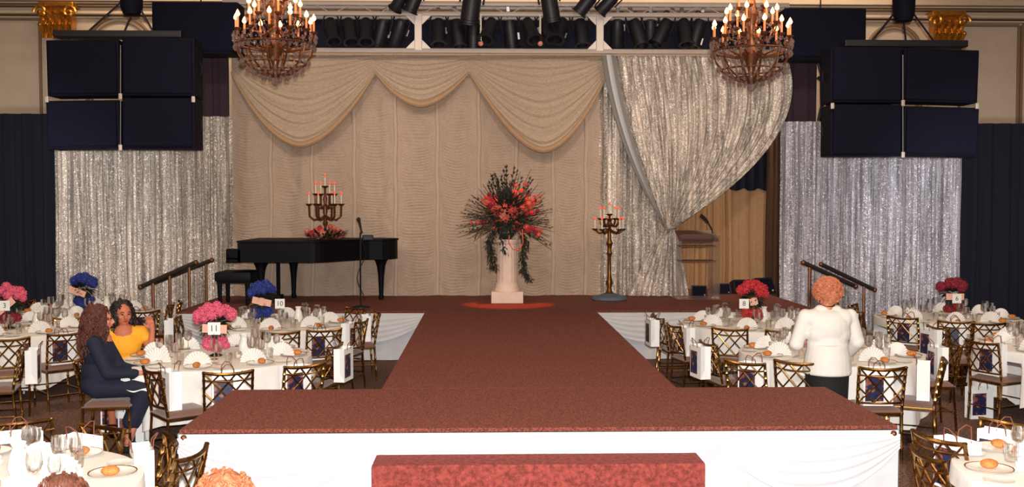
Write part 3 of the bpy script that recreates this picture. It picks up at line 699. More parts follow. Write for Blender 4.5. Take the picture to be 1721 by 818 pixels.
for i in range(ns):
    ang = math.radians(-28 + 236 * (i + random.uniform(-.4, .4)) / ns); dy = random.uniform(-.45, .35)
    d = Vector((math.cos(ang), dy, math.sin(ang))).normalized(); L_ = random.uniform(.46, .68) * (1.28 if abs(ang - PI / 2) < .6 else 1.12)
    p0 = cen - Vector((0, 0, .14)) + d * .06; g = G()
    bend = Vector((0, 0, -.06 if math.sin(ang) < .5 else 0)); path = [p0 + d * L_ * s_ + bend * s_ * s_ for s_ in (0, .35, .7, 1)]
    kind = random.random()
    if kind < .72:
        g.tube(path, [.007, .007, .005, .003], 5)
        for s_ in range(8):
            q = p0 + d * L_ * (.35 + .08 * s_)
            for sg in (-1, 1): leaf(g, q, d + Vector((random.uniform(-1, 1), random.uniform(-1, 1), random.uniform(-1, 1))) * .55, .11 - s_ * .006, .022)
        part('spike_stem', g.mesh('spike_stem', random.choice(['leaf', 'leaf', 'leaf2']), False), fl)
    else:
        g.tube(path, [.007, .007, .005, .003], 5); sm = part('flower_stem', g.mesh('flower_stem', 'leaf'), fl)
        for s_ in range(random.choice((3, 4))):
            o = part('bloom', BL[random.choice(['coral', 'redf', 'coral', 'burg'])], sm, p0 + d * L_ * (.42 + .14 * s_) + Vector((random.uniform(-.02, .02), -.02, 0)), (random.random() * 6, random.random() * 6, 0)); o.scale = (.98 - s_ * .16,) * 3
for i in range(78):
    a = random.uniform(0, 2 * PI); r = .33 * random.random() ** .6
    o = part('bloom', BL[random.choice(['coral', 'coral', 'salmon', 'redf'])], fl, cen + Vector((r * math.cos(a) * .85, -.20 + r * .7 + random.uniform(-.03, .03), r * math.sin(a) * 1.05)), (random.random() * 6, random.random() * 6, 0)); o.scale = (random.uniform(.6, 1.2) * (1.35 if r < .16 else .8),) * 3
g = G()
for i in range(1100):
    d = Vector((random.gauss(0, 1), random.gauss(0, .8) , random.gauss(0, 1))).normalized(); r = random.uniform(.08, .26)
    leaf(g, cen + Vector((d.x * r, d.y * r + .02, d.z * r * 1.0)), d + Vector((0, 0, random.uniform(-.3, .3))), random.uniform(.08, .2), .024)
o = part('foliage', g.mesh('arrangement_foliage', 'leaf', False), fl); o['kind'] = 'stuff'
for (pts, nm) in (([(829, 385), (822, 405), (826, 428), (829, 452)], 'l'), ([(876, 385), (884, 408), (878, 432), (880, 455), (890, 470)], 'r'), ([(840, 392), (845, 412), (848, 425)], 'm')):
    wp = [atY(x, y, 15.48) - Vector((pq.x, 15.75, STAGE + zt1)) for x, y in pts]; g = G().tube(wp, .008, 5)
    for i in range(330 if nm != 'm' else 50):
        s_ = random.random() * (len(wp) - 1); j = int(s_); q = wp[j].lerp(wp[min(j + 1, len(wp) - 1)], s_ - j)
        leaf(g, q + Vector((random.uniform(-.05, .05), random.uniform(-.02, .02), 0)), (random.uniform(-1, 1), random.uniform(-1, .3), random.uniform(-1.6, .2)), random.uniform(.04, .11), .014)
    part('trailing_fern', g.mesh('trailing_fern', 'leaf', False), fl)
rb = [atY(x, y, 15.42) - Vector((pq.x, 15.75, STAGE + zt1)) for x, y in ((856, 395), (855, 408), (862, 419), (873, 420), (879, 408), (878, 385))]
part('ribbon', G().tube(rb, .008, 5).mesh('ribbon', 'coral'), fl)

# microphone at the piano
mq = atY(607, 518, 15.0); t = thing('microphone_stand', 'thin black microphone stand in front of the piano tail', 'microphone stand', (mq.x, 14.95, STAGE))
mt_ = atY(607, 392, 14.95).z - STAGE
part('base', G().lathe([(.14, 0), (.14, .015), (.03, .03), (0, .035)], 16).mesh('mic_base', 'black'), t)
part('pole', G().tube([(0, 0, .02), (0, 0, mt_)], .012, 6).mesh('mic_pole', 'black'), t)
part('clip', G().tube([(0, 0, mt_), (.03, 0, mt_ + .03)], .018, 6).mesh('mic_clip', 'black'), t)
part('microphone_head', G().tube([(.02, 0, mt_ + .02), (-.005, 0, mt_ + .14), (-.02, 0, mt_ + .2)], [.012, .018, .026], 8).ball((-.025, 0, mt_ + .21), .032).mesh('microphone_head', 'black'), t)
g = G(); g.tube([(.01 + .06 * math.sin(i * .5), .01, mt_ - .1 - i * .06) for i in range(int((mt_ - .15) / .06))], .005, 4); part('cord', g.mesh('mic_cord', 'black'), t)

# lectern
lq = atY(1168, 497, 16.25); t = thing('lectern', 'clear acrylic lectern with brown shelves in the curtain opening', 'lectern', (lq.x, 16.25, STAGE))
kz = lambda y: atY(1168, y, 16.25).z - STAGE; kx = 16.25 / F
for sx in (-28, 32):
    part('side_panel', G().box((sx * kx, 0, kz(395) / 2), (.02 if sx < 0 else .11, .4, kz(395)), bev=.004).mesh('side_panel', 'acrylic', False), t)
part('top', G().box((2 * kx, 0, kz(396)), (66 * kx, .42, .03), rot=Matrix.Rotation(math.radians(20), 3, 'X'), bev=.006).mesh('lectern_top', 'woodtop', False), t)
part('reading_panel', G().box((0 * kx, -.16, kz(400)), (52 * kx, .02, .14), bev=.006).mesh('reading_panel', 'woodtop', False), t)
for yy in (413, 438): part('shelf', G().box((2 * kx, 0, kz(yy)), (60 * kx, .36, .025), bev=.004).mesh('shelf', 'woodtop', False), t)
part('foot_plate', G().box((2 * kx, 0, .012), (76 * kx, .42, .024), bev=.004).mesh('foot_plate', 'acrylic', False), t)
gq = t.location
t = thing('gooseneck_microphone', 'black gooseneck microphone standing on the lectern top', 'microphone', (gq.x, gq.y, STAGE))
part('neck', G().tube([(.28, -.02, kz(395) + .03), (.26, -.03, kz(384)), (.2, -.04, kz(374))], .011, 6).mesh('neck', 'black'), t)
part('windscreen', G().tube([(.2, -.04, kz(374)), (.13, -.05, kz(366)), (.07, -.06, kz(361))], [.02, .028, .026], 8).mesh('windscreen', 'black'), t)
# floor monitors / lamps at back right
for i, (x, y, s_, nm) in enumerate(((1175, 498, .9, 'beside the lectern foot'), (1214, 494, .9, 'right of the lectern'), (1244, 492, 1.15, 'second from the right in the wing'), (1273, 490, 1.3, 'rightmost in the wing'))):
    q = atZ(x, y, STAGE); t = thing('floor_monitor', 'small black wedge monitor on stage, ' + nm, 'monitor', (q.x, min(q.y, 17.2), STAGE), .2 * (i - 1)); t.scale = (s_,) * 3
    b = [(-.16, -.10, 0), (.16, -.10, 0), (.16, .12, 0), (-.16, .12, 0), (-.14, -.02, .21), (.14, -.02, .21), (.14, .11, .16), (-.14, .11, .16)]
    part('cabinet', G().add(b, [(0, 3, 2, 1), (4, 5, 6, 7), (0, 1, 5, 4), (1, 2, 6, 5), (2, 3, 7, 6), (3, 0, 4, 7)]).mesh('monitor_cabinet', 'black', False), t)
    part('grille', G().add([(-.13, -.102, .02), (.13, -.102, .02), (.12, -.035, .19), (-.12, -.035, .19), (-.13, -.085, .02), (.13, -.085, .02), (.12, -.02, .19), (-.12, -.02, .19)], [(0, 1, 2, 3), (4, 7, 6, 5), (0, 3, 7, 4), (1, 5, 6, 2), (3, 2, 6, 7), (0, 4, 5, 1)]).mesh('monitor_grille', 'grille', False), t)
    part('knob', G().ball((.1, -.1, .04), .014).mesh('knob', 'alu'), t)

# stair units with handrails
def stairs(side, rails):
    t = thing('stair_unit', 'small stair unit with dark handrails at the %s end of the stage' % side, 'stairs')
    sx = -1 if side == 'left' else 1; xe = SX0 - .035 if side == 'left' else SX1 + .035
    for k in range(3):
        h_ = STAGE - .19 * (k + 1); part('stair_step', G().box((xe + sx * (.14 + .28 * k), 15.75, h_ / 2), (.275, 1.0, h_), bev=.008).mesh('stair_step', 'carpet', False), t)
    for (p0, p1, Y, posts) in rails:
        A = atY(p0[0], p0[1], Y); B = atY(p1[0], p1[1], Y)
        r = part('handrail', G().tube([A, A.lerp(B, .5), B], .036, 8).mesh('handrail', 'rail'), t)
        part('end_cap', G().ball(A, .043).ball(B, .043).mesh('rail_end_cap', 'railpost'), r)
        for px_ in posts:
            P = atY(px_, p0[1] + (p1[1] - p0[1]) * (px_ - p0[0]) / (p1[0] - p0[0]), Y)
            # foot on the stage or the floor
            zf = STAGE if SX0 < P.x < SX1 else .0
            part('rail_post', G().tube([(P.x, Y, zf), (P.x, Y, P.z)], .024, 8).mesh('rail_post', 'railpost'), t)
stairs('left', (((236, 482), (329, 441), 15.2, (257, 285, 318)), ((262, 474), (356, 437), 16.3, (346,))))
stairs('right', (((1350, 441), (1438, 481), 15.2, (1361, 1408)), ((1380, 444), (1470, 487), 16.3, (1452,))))

# ------------------------------------------------------------------ chairs
def chair_tpl():
    BW = .192; top = .86
    def post(x, z): # back post centre line at height z
        t_ = max(0, (z - .45) / (top - .45)); return (x * (1 + .04 * t_), -.205 - .07 * t_ ** 1.2, z)
    L_ = []
    def bamboo(path, r, nodes=5):
        g = G(); path = [Vector(p) for p in path]; pp = []; rr = []
        for i in range(len(path) - 1):
            m = nodes if len(path) == 2 else max(1, nodes // (len(path) - 1))
            for k_ in range(m):
                for q, sc in ((0, 1.0), (.8, 1.0), (.9, 1.35)):
                    pp.append(path[i].lerp(path[i + 1], (k_ + q) / m)); rr.append(r * sc)
        pp.append(path[-1]); rr.append(r); return g.tube(pp, rr, 6)
    for s_ in (-1, 1):
        L_.append(('back_post', bamboo([(s_ * BW * .98, -.235, 0), (s_ * BW, -.205, .45), post(s_ * BW, .66), post(s_ * BW, top)], .0125, 9).mesh('back_post', 'gold')))
        L_.append(('leg', bamboo([(s_ * .185, .19, 0), (s_ * .18, .185, .43)], .0125, 4).mesh('front_leg', 'gold')))
        L_.append(('stretcher', bamboo([(s_ * BW, -.22, .2), (s_ * .182, .187, .2)], .007, 2).mesh('side_stretcher', 'gold')))
    L_.append(('stretcher', bamboo([(-.182, .188, .24), (.182, .188, .24)], .007, 2).mesh('front_stretcher', 'gold')))
    L_.append(('stretcher', bamboo([(-BW, -.222, .17), (BW, -.222, .17)], .007, 2).mesh('rear_stretcher', 'gold')))
    sag = lambda x, z, d: (x, post(0, z)[1] - .035 * (1 - (x / BW) ** 2), z - d * (1 - (x / BW) ** 2))
    xs = [BW * 1.04 * (-1 + 2 * i / 8) for i in range(9)]
    L_.append(('top_rail', G().tube([sag(x, top - .012, .014) for x in xs], .014, 6).mesh('top_rail', 'gold')))
    L_.append(('top_rail', G().tube([sag(x * .98, top - .075, .014) for x in xs], .007, 5).mesh('second_rail', 'gold')))
    L_.append(('lower_rail', G().tube([sag(x * .96, .535, .0) for x in xs], .010, 6).mesh('lower_rail', 'gold')))
    z0, z1, w_ = .54, top - .02, BW * .98
    def lat(xa, za, xb, zb):
        pts = []
        for i in range(5):
            t_ = i / 4; x = xa + (xb - xa) * t_; z = za + (zb - za) * t_; pts.append(sag(x, z, .0))
        return G().tube(pts, .0075, 5).mesh('lattice_slat', 'gold')
    zm = (z0 + z1) / 2
    for s_ in (-1, 1):
        L_.append(('lattice_slat', lat(-s_ * w_, z0, s_ * w_ * .35, z1)))
        L_.append(('lattice_slat', lat(-s_ * w_ * .35, z0, s_ * w_, z1)))
        L_.append(('lattice_slat', lat(-s_ * w_, zm + .02, -s_ * w_ * .35, z1)))
        L_.append(('lattice_slat', lat(s_ * w_ * .35, z0, s_ * w_, zm - .02)))
    L_.append(('seat_frame', G().box((0, -.01, .432), (.40, .41, .028), bev=.006).mesh('seat_frame', 'gold', False)))
    def cush(u, v):
        x = -.205 + .41 * u; y = -.215 + .42 * v; e = min(1, 6 * min(u, 1 - u)) * min(1, 6 * min(v, 1 - v)); return (x, y, .448 + .045 * e ** .5)
    L_.append(('cushion', G().grid(cush, 12, 12).box((0, -.005, .451), (.412, .422, .012)).mesh('cushion', 'seat')))
    return L_
CHAIR = chair_tpl()
def bag_tpl():
    w_, d, h_ = .26, .11, .33; g = G()
    for (x0_, y0_, x1_, y1_) in ((-w_ / 2, -d / 2, w_ / 2, -d / 2), (w_ / 2, d / 2, -w_ / 2, d / 2)):
        g.add([(x0_, y0_, 0), (x1_, y1_, 0), (x1_, y1_, h_), (x0_, y0_, h_)], [(0, 1, 2, 3)])
    for s_ in (-1, 1):
        x = s_ * w_ / 2; xi = x - s_ * .018
        g.add([(x, -d / 2, 0), (x, 0, 0), (x, d / 2, 0), (x, d / 2, h_), (xi, 0, h_), (x, -d / 2, h_), (xi, 0, h_ * .3)], [(0, 1, 6), (0, 6, 4, 5), (1, 2, 6), (2, 3, 4, 6)])
    g.add([(-w_ / 2, -d / 2, .002), (w_ / 2, -d / 2, .002), (w_ / 2, d / 2, .002), (-w_ / 2, d / 2, .002)], [(3, 2, 1, 0)])
    body = g.mesh('bag_body', 'paper', False)
    out = [('bag_body', body)]
    for s_ in (-1, 1):
        y = s_ * (d / 2 + .0015); x0_, x1_ = (-.115, .045) if s_ < 0 else (-.045, .115)
        out.append(('print', G().box(((x0_ + x1_) / 2, y, .155), (x1_ - x0_, .002, .23)).mesh('bag_print', 'print', False)))
        out.append(('handle', G().tube([(-.05, y, h_ - .02), (-.045, y * 1.1, h_ + .04), (-.015, y * 1.6, h_ + .075), (.02, y * 1.6, h_ + .07), (.05, y * 1.1, h_ + .03), (.055, y, h_ - .02)], .004, 5).mesh('handle', 'twist')))
    return out
BAG = bag_tpl()

TH = .755
TABLES = {  # key: pixel centre, radius, description, short name, flowers
 'pink':  ((368, 598), .90, 'the table with the tall pink flowers', ('pink', 'pink')),
 'blue':  ((470, 543), .90, 'the blue-flower table near the stage', ('blue', 'blue')),
 'fleft': ((22, 552), .92, 'the far left table with pink flowers', ('pink', 'burg')),
 'bleft': ((146, 523), .90, 'the back left table with blue flowers', ('blue', 'blue')),
 'bot':   ((-62, 818), .90, 'the table at the bottom left corner', None),
 'white': ((1395, 592), .90, "the table before the woman in white", None),
 'red':   ((1265, 543), .90, 'the red-flower table near the stage', ('redf', 'redf')),
 'burg':  ((1592, 533), .92, 'the back right table with burgundy flowers', ('burg', 'burg')),
 'redge': ((1792, 581), .90, 'the table at the right edge', None),
 'rbot':  ((1897, 798), .90, 'the table at the bottom right corner', None),
}
TC = {k: atZ(v[0][0], v[0][1], TH) for k, v in TABLES.items()}
CH = []   # x px, y px of the back top, facing (table key or angle deg of facing dir), bag mode, nick
D = lambda *a: CH.append(a)
D(384, 625, 'pink', 1, 'front chair of the table with tall pink flowers')
D(514, 613, 'pink', 1, 'front right chair of the table with tall pink flowers')
D(566, 580, 168, 2, 'right side chair of the table with tall pink flowers')
D(131, 604, 8, 0, 'chair holding the woman in navy')
D(251, 621, 38, 1, 'empty chair just right of the woman in navy')
D(205, 562, -75, 0, 'chair holding the woman in yellow')
D(316, 533, 'blue', 2, 'left side chair of the blue-flower table near the stage')
D(546, 554, 'blue', 1, 'front right chair of the blue-flower table near the stage')
D(472, 558, 'blue', 0, 'front chair of the blue-flower table near the stage')
D(588, 527, 'blue', 1, 'back right chair of the blue-flower table near the stage')
D(535, 524, 'blue', 0, 'back chair of the blue-flower table near the stage')
D(610, 539, 165, 1, 'right side chair of the blue-flower table')
D(247, 523, 'bleft', 1, 'rightmost chair of the back left blue-flower table')
D(289, 511, 185, 0, 'chair near the left handrail behind the back left table')
D(231, 509, 'bleft', 0, 'back right chair of the back left blue-flower table')
D(118, 534, 'bleft', 0, 'front chair of the back left blue-flower table')
D(95, 509, 'bleft', 0, 'back left chair of the back left blue-flower table')
D(113, 560, 'fleft', 1, 'front right chair of the far left table with pink flowers')
D(14, 569, 'fleft', 0, 'front chair of the far left table with pink flowers')
D(42, 583, 196, 2, 'chair with hung white bag at the left edge')
D(30, 709, -62, 1, 'leftmost back chair of the bottom left table')
D(174, 716, -118, 1, 'back right chair of the bottom left table')
D(290, 738, 205, 1, 'right chair of the bottom left table')
D(328, 760, 172, 0, 'rightmost chair of the bottom left table, seen edge-on')
D(1106, 533, 5, 2, 'leftmost chair of the red-flower table beside the runway')
D(1135, 529, 'red', 0, 'back left chair of the red-flower table near the stage')
D(1130, 546, 12, 1, 'left chair of the red-flower table with legs in view')
D(1226, 552, 'red', 0, 'front chair of the red-flower table near the stage')
D(1318, 555, 'red', 0, 'front right chair of the red-flower table near the stage')
D(1188, 576, 12, 2, 'leftmost chair of the table before the woman in white')
D(1250, 608, 'white', 1, 'front left chair of the table before the woman in white')
D(1339, 608, 'white', 0, 'front chair left of the woman in white')
D(1485, 618, 'white', 1, 'front chair right of the woman in white')
D(1538, 577, 'white', 1, 'back right chair of the table before the woman in white')
D(1588, 606, 155, 1, 'right front chair of the table before the woman in white')
D(1528, 531, 'burg', 1, 'front left chair of the back right burgundy-flower table')
D(1607, 540, 'burg', 1, 'front chair of the back right burgundy-flower table')
D(1664, 543, 'burg', 0, 'front right chair of the back right burgundy-flower table')
D(1471, 522, 'burg', 2, 'left chair of the back right burgundy-flower table')
D(1484, 515, 'burg', 0, 'back left chair of the back right table, near the handrail')
D(1574, 549, 10, 2, 'gold chair standing left of the right edge table')
D(1648, 574, 22, 1, 'left front chair of the table at the right edge')
D(1703, 710, -140, 1, 'back left chair of the bottom right table')
D(1573, 735, 22, 1, 'left chair of the bottom right table with open bags')
D(1553, 762, 2, 0, 'nearest left chair of the bottom right table')
rects = []
CHO = {}
for (px_, py_, fc, bag, nick) in CH:
    B = atZ(px_, py_, .85)
    if isinstance(fc, str): fd = (TC[fc] - B); fd.z = 0; dd_ = fd.length; fd.normalize(); B = B - fd * max(0, 1.26 - dd_)
    else: fd = Vector((math.cos(math.radians(fc)), math.sin(math.radians(fc)), 0))
    o_ = B + fd * .29; rz = math.atan2(-fd.x, fd.y)
    e = inst(CHAIR, 'bamboo_chair', 'gold bamboo-style chair, ' + nick, 'chair', (o_.x, o_.y, 0), rz, 'gold bamboo-style banquet chairs')
    CHO[nick] = e; rects.append((Vector((o_.x, o_.y, 0)), fd))
    if bag == 1:
        q = o_ - fd * .115; b = inst(BAG, 'gift_bag', 'white printed gift bag on ' + nick, 'gift bag', (q.x, q.y, .496), rz, 'white paper gift bags')
    elif bag == 2:
        q = o_ - fd * .36; b = inst(BAG, 'gift_bag', 'white gift bag hung behind ' + nick, 'gift bag', (q.x, q.y, .50), rz, 'white paper gift bags')
for (px_, py_, r_, nick) in ((195, 712, .1, 'white gift bag with picture on floor under the seated woman in navy'), (226, 738, -.2, 'second white gift bag on floor in front of the woman in navy'), (1645, 690, .15, 'white gift bag on floor under the chair at right edge'),):
    q = atZ(px_, py_, .0); q = atZ(px_, py_ + 12, 0); inst(BAG, 'gift_bag', nick, 'gift bag', (q.x, q.y, .002), r_, 'white paper gift bags')

# ------------------------------------------------------------------ tables
PLATE = [('plate_body', G().lathe([(0, .004), (.06, .002), (.085, .006), (.128, .018), (.13, .021), (.085, .011), (.06, .008), (0, .008)], 20).mesh('plate_body', 'china')), ('gold_rim', G().lathe([(.124, .0185), (.131, .0205), (.131, .0225), (.123, .0205)], 20, cap=False).mesh('gold_rim', 'rim'))]
SPL = G().lathe([(0, .003), (.04, .002), (.08, .012), (.081, .014), (.045, .007), (0, .006)], 16).mesh('bread_plate', 'china')
def fan():
    n = 14; vs = []; fs = []
    for i in range(2 * n + 1):
        a = PI * i / (2 * n); y = .010 * (1 if i % 2 else -1); vs.append((.02 * math.cos(a), y * .3, .004 + .02 * math.sin(a))); vs.append((.128 * math.cos(a), y, .004 + .135 * math.sin(a)))
    for i in range(2 * n): fs.append((2 * i, 2 * i + 1, 2 * i + 3, 2 * i + 2))
    return G().add(vs, fs).mesh('napkin_fan', 'napkin', False)
FAN = fan()
def roll():
    g = G().ball((0, 0, .026), (.05, .034, .027), 12, 8)
    return g.mesh('bread_roll', 'bread')
ROLL = roll()
WINE = [('bowl', G().lathe([(.004, .095), (.028, .11), (.036, .14), (.031, .185)], 12, cap=False).mesh('glass_bowl', 'glass')), ('stem', G().lathe([(.033, 0), (.03, .003), (.005, .008), (.004, .095)], 10).mesh('glass_stem', 'glass'))]
WATER = G().lathe([(.0, .004), (.03, .004), (.034, .06), (.037, .11)], 12, cap=False).mesh('tumbler', 'glass')
VOT = [('cup', G().lathe([(0, .002), (.03, .002), (.034, .06)], 12, cap=False).mesh('votive_cup', 'glass')), ('candle', G().lathe([(.026, .004), (.026, .035), (0, .035)], 10).mesh('votive_wax', 'wax'))]
JUG = G().lathe([(0, 0), (.04, 0), (.06, .05), (.045, .12), (.03, .16), (.042, .19)], 14, cap=False).mesh('cream_jug', 'china')
def digit(parent, ch_, loc):
    cu = bpy.data.curves.new('number_text', 'FONT'); cu.body = ch_; cu.size = .085; cu.align_x = 'CENTER'; cu.align_y = 'CENTER'; cu.extrude = .0006
    tmp = bpy.data.objects.new('tmp', cu); COL.objects.link(tmp); dg = bpy.context.evaluated_depsgraph_get(); me = bpy.data.meshes.new_from_object(tmp.evaluated_get(dg))
    bpy.data.objects.remove(tmp); me.materials.clear(); me.materials.append(M['ink']); part('number', me, parent, loc, (PI / 2, 0, 0))
CARDN = {'pink': '11', 'blue': '10', 'fleft': '3', 'bleft': None, 'red': '8', 'burg': '6'}
DIRN = ['right side', 'back right', 'back', 'back left', 'left side', 'front left', 'front', 'front right']
def vis(p, m=12): q = proj(p); return -m < q[0] < 1721 + m and -m < q[1] < 818 + m
for ti, (key, (pc_, R, desc, flw)) in enumerate(TABLES.items()):
    c = TC[key]; ph = .12 * ti
    tb_ = thing('banquet_table', 'round banquet table under white cloth, ' + desc.replace('the table', 'the one', 1), 'table', (c.x, c.y, 0))
    part('table_top', G().lathe([(0, TH - .03), (R - .02, TH - .03), (R - .02, TH - .008), (0, TH - .008)], 40).mesh('table_top', 'woodtop', False), tb_)
    for i in range(4):
        a = PI / 4 + PI / 2 * i; part('leg', G().tube([(.28 * math.cos(a), .28 * math.sin(a), TH - .03), (.3 * math.cos(a), .3 * math.sin(a), 0)], .016, 6).mesh('table_leg', 'steel'), tb_)
    near = [(q - Vector((c.x, c.y, 0)), f) for q, f in rects if (q - Vector((c.x, c.y, 0))).length < 1.7]
    nA = 180; prof = []
    g = G(); vs = [(0, 0, TH)]; rings = []
    rr = [(.3, TH), (.6, TH), (R - .015, TH)] ; 
    zs = [TH - .004, TH - .02, TH - .06, .65, .6, .55, .5, .46, .4, .34, .28]
    for i in range(nA):
        pass
    fs = []
    def inside(x, y, e=.03):
        for q, f in near:
            dx, dy = x - q.x, y - q.y; al = dx * f.x + dy * f.y; la = -dx * f.y + dy * f.x
            if abs(la) < .225 + e and -.30 - e < al < .225 + e: return True
        return False
    rows = []
    for (r, z) in rr: rows.append([(r * math.cos(2 * PI * i / nA), r * math.sin(2 * PI * i / nA), z) for i in range(nA)])
    for j, z in enumerate(zs):
        row = []
        dp = (TH - z) / .5
        for i in range(nA):
            a = 2 * PI * i / nA; r = R + .004 + (.05 * dp + .028 * dp * math.sin(a * 17 + ti + math.sin(a * 5)) + .012 * dp * math.sin(a * 41 + ti)) if j else R
            if z < .64:
                r0 = r
                while inside(r * math.cos(a), r * math.sin(a)) and r > .35: r -= .02
                if z > .56: r = r0 * .4 + r * .6
            zz = z - (.16 * max(0, dp - .5) * 2 * abs(math.sin(2 * a + ph)) ** 3 if z < .5 else 0)
            row.append((r * math.cos(a), r * math.sin(a), zz))
        # smooth the radial dents
        for _ in range(2):
            rad = [math.hypot(p[0], p[1]) for p in row]
            row = [(min(rad[i], (rad[i - 1] + 2 * rad[i] + rad[(i + 1) % nA]) / 4) * math.cos(2 * PI * i / nA), min(rad[i], (rad[i - 1] + 2 * rad[i] + rad[(i + 1) % nA]) / 4) * math.sin(2 * PI * i / nA), row[i][2]) for i in range(nA)]
        rows.append(row)
    vs = [(0, 0, TH)]
    for row in rows: vs += row
    for i in range(nA): fs.append((0, 1 + i, 1 + (i + 1) % nA))
    for k_ in range(len(rows) - 1):
        for i in range(nA): a_ = 1 + k_ * nA; fs.append((a_ + i, a_ + nA + i, a_ + nA + (i + 1) % nA, a_ + (i + 1) % nA))
    one('tablecloth', G().add(vs, fs), 'cloth', 'white draped tablecloth covering ' + desc, 'tablecloth', 'white round tablecloths', (c.x, c.y, 0))
    for i in range(8):
        a = PI / 4 * i + ph * .6; dn = 'at the %s of ' % DIRN[i] + desc
        u = Vector((math.cos(a), math.sin(a), 0)); s_ = Vector((-u.y, u.x, 0)); rz = a + PI / 2
        def put(off_r, off_s, z=TH + .001): p = c + u * off_r + s_ * off_s; return Vector((p.x, p.y, z))
        p = put(R - .16, 0)
        if not vis(p + Vector((0, 0, .06)), 260): continue
        inst(PLATE, 'dinner_plate', 'white gold-rimmed dinner plate ' + dn, 'plate', p, rz, 'dinner plates')
        if key not in ('bot', 'rbot'):
            one('napkin', FAN, None, 'white fan-folded napkin ' + dn, 'napkin', 'fan-folded napkins', put(R - .27, -.02 + random.uniform(-.02, .02), TH + .002), random.uniform(-.25, .25))
            one('bread_roll', ROLL, None, 'golden bread roll ' + dn, 'bread', 'bread rolls on the plates', put(R - .13, .0, TH + .010), a)
        else:
            one('bread_roll', ROLL, None, 'golden bread roll ' + dn, 'bread', 'bread rolls on the plates', put(R - .17, -.03, TH + .010), a)
            one('napkin', FAN, None, 'white fan-folded napkin ' + dn, 'napkin', 'fan-folded napkins', put(R - .42, .0, TH + .002), random.uniform(-.25, .25))
        one('bread_plate', SPL, None, 'small white bread plate ' + dn, 'plate', 'small bread plates', put(R - .13, .23), 0)
        inst(WINE, 'wine_glass', 'clear stemmed wine glass ' + dn, 'glass', put(R - .36, .14), 0, 'wine glasses', 1.05)
        inst(WINE, 'champagne_glass', 'taller clear champagne glass ' + dn, 'glass', put(R - .44, .08), 0, 'champagne glasses', 1.2)
        one('tumbler', WATER, None, 'clear water tumbler ' + dn, 'glass', 'water tumblers', put(R - .36, .235), 0)
    for i, off in enumerate(((.22, -.12), (-.18, -.2))):
        p = Vector((c.x + off[0], c.y + off[1], TH + .001))
        if vis(p): inst(VOT, 'votive_candle', 'small white votive candle, %s of two on ' % ('right', 'left')[i] + desc, 'candle', p, 0, 'votive candles')
    p = Vector((c.x + .2, c.y + .2, TH + .001))
    if vis(p): one('cream_jug', JUG, None, 'small white cream jug in the middle of ' + desc, 'jug', 'cream jugs', p)
    if flw:
        random.seed(ti + 20)
        bx_ = {'pink': -.03, 'blue': -.22, 'fleft': -.04, 'bleft': -.04, 'red': 0, 'burg': .06}[key]
        f_ = thing('centrepiece', 'tall vase of %s flowers with peach ribbon on ' % {'pink': 'pink', 'blue': 'blue', 'burg': 'burgundy', 'redf': 'red'}[flw[0]] + desc, 'flowers', (c.x + bx_, c.y, TH))
        part('vase', G().lathe([(.06, .001), (.065, .01), (.02, .03), (.018, .12), (.035, .2), (.05, .25), (0, .25)], 12).mesh('vase', 'leaf'), f_)
        g = G(); hc = Vector((0, 0, .33))
        for i in range(150):
            d = Vector((random.gauss(0, 1), random.gauss(0, 1), random.gauss(.1, .8))).normalized(); leaf(g, hc + Vector((d.x * .06, d.y * .06, d.z * .05)), d, random.uniform(.08, .17), .025)
        o = part('foliage', g.mesh('centrepiece_foliage', 'leaf', False), f_); o['kind'] = 'stuff'
        nb = 30
        for i in range(nb):
            a = random.uniform(0, 2 * PI); q = math.sqrt(random.random()); 
            o = part('bloom', BL[flw[0]], f_, (q * .17 * math.cos(a), q * .14 * math.sin(a), .40 + .10 * math.sqrt(1 - q * q * .9) - .04 * q + random.uniform(-.025, .025)), (random.random() * 6, random.random() * 6, 0)); o.scale = (random.uniform(.85, 1.25),) * 3
        for i in range(18):
            a = random.uniform(0, 2 * PI); q = math.sqrt(random.random())
            o = part('bloom', BL[flw[1]], f_, (q * .11 * math.cos(a), q * .1 * math.sin(a), .10 + .07 * random.random()), (random.random() * 6, random.random() * 6, 0)); o.scale = (random.uniform(.8, 1.1),) * 3
        sg = -1 if key in ('blue', 'fleft', 'pink') else 1
        rot = Matrix.Rotation(math.radians({'blue': 12, 'fleft': -40, 'pink': 3, 'burg': 0, 'red': -12, 'bleft': 20}[key]), 3, 'Y')
        part('peach_ribbon', G().box((0.03 * -sg, -.15, .29), (.24 if key != 'red' else .1, .012, .085), rot=rot, bev=.004).box((0.03 * -sg, -.155, .29), (.05, .02, .10), rot=rot, bev=.006).mesh('peach_ribbon', 'peach', False), f_)
        num = CARDN[key]
        if num:
            off = {'pink': .045, 'blue': .33, 'fleft': .05, 'red': -.17, 'burg': -.04}[key] - (0 if key != 'blue' else .06)
            zc = {'pink': .30, 'blue': .27, 'fleft': .30, 'red': .27, 'burg': .27}[key]
            t = thing('table_number', 'white square table number card %s on ' % num + desc, 'table number', (c.x + bx_ + off, c.y - .22, TH + .001))
            part('stand', G().tube([(0, 0, .004), (0, 0, zc - .05)], .004, 5).lathe([(.035, 0), (.03, .006), (0, .008)], 10).mesh('card_stand', 'rim'), t)
            cd_ = part('card', G().box((0, 0, zc), (.12, .006, .12)).mesh('number_card', 'card', False), t)
            digit(t, num, (0, -.004, zc))

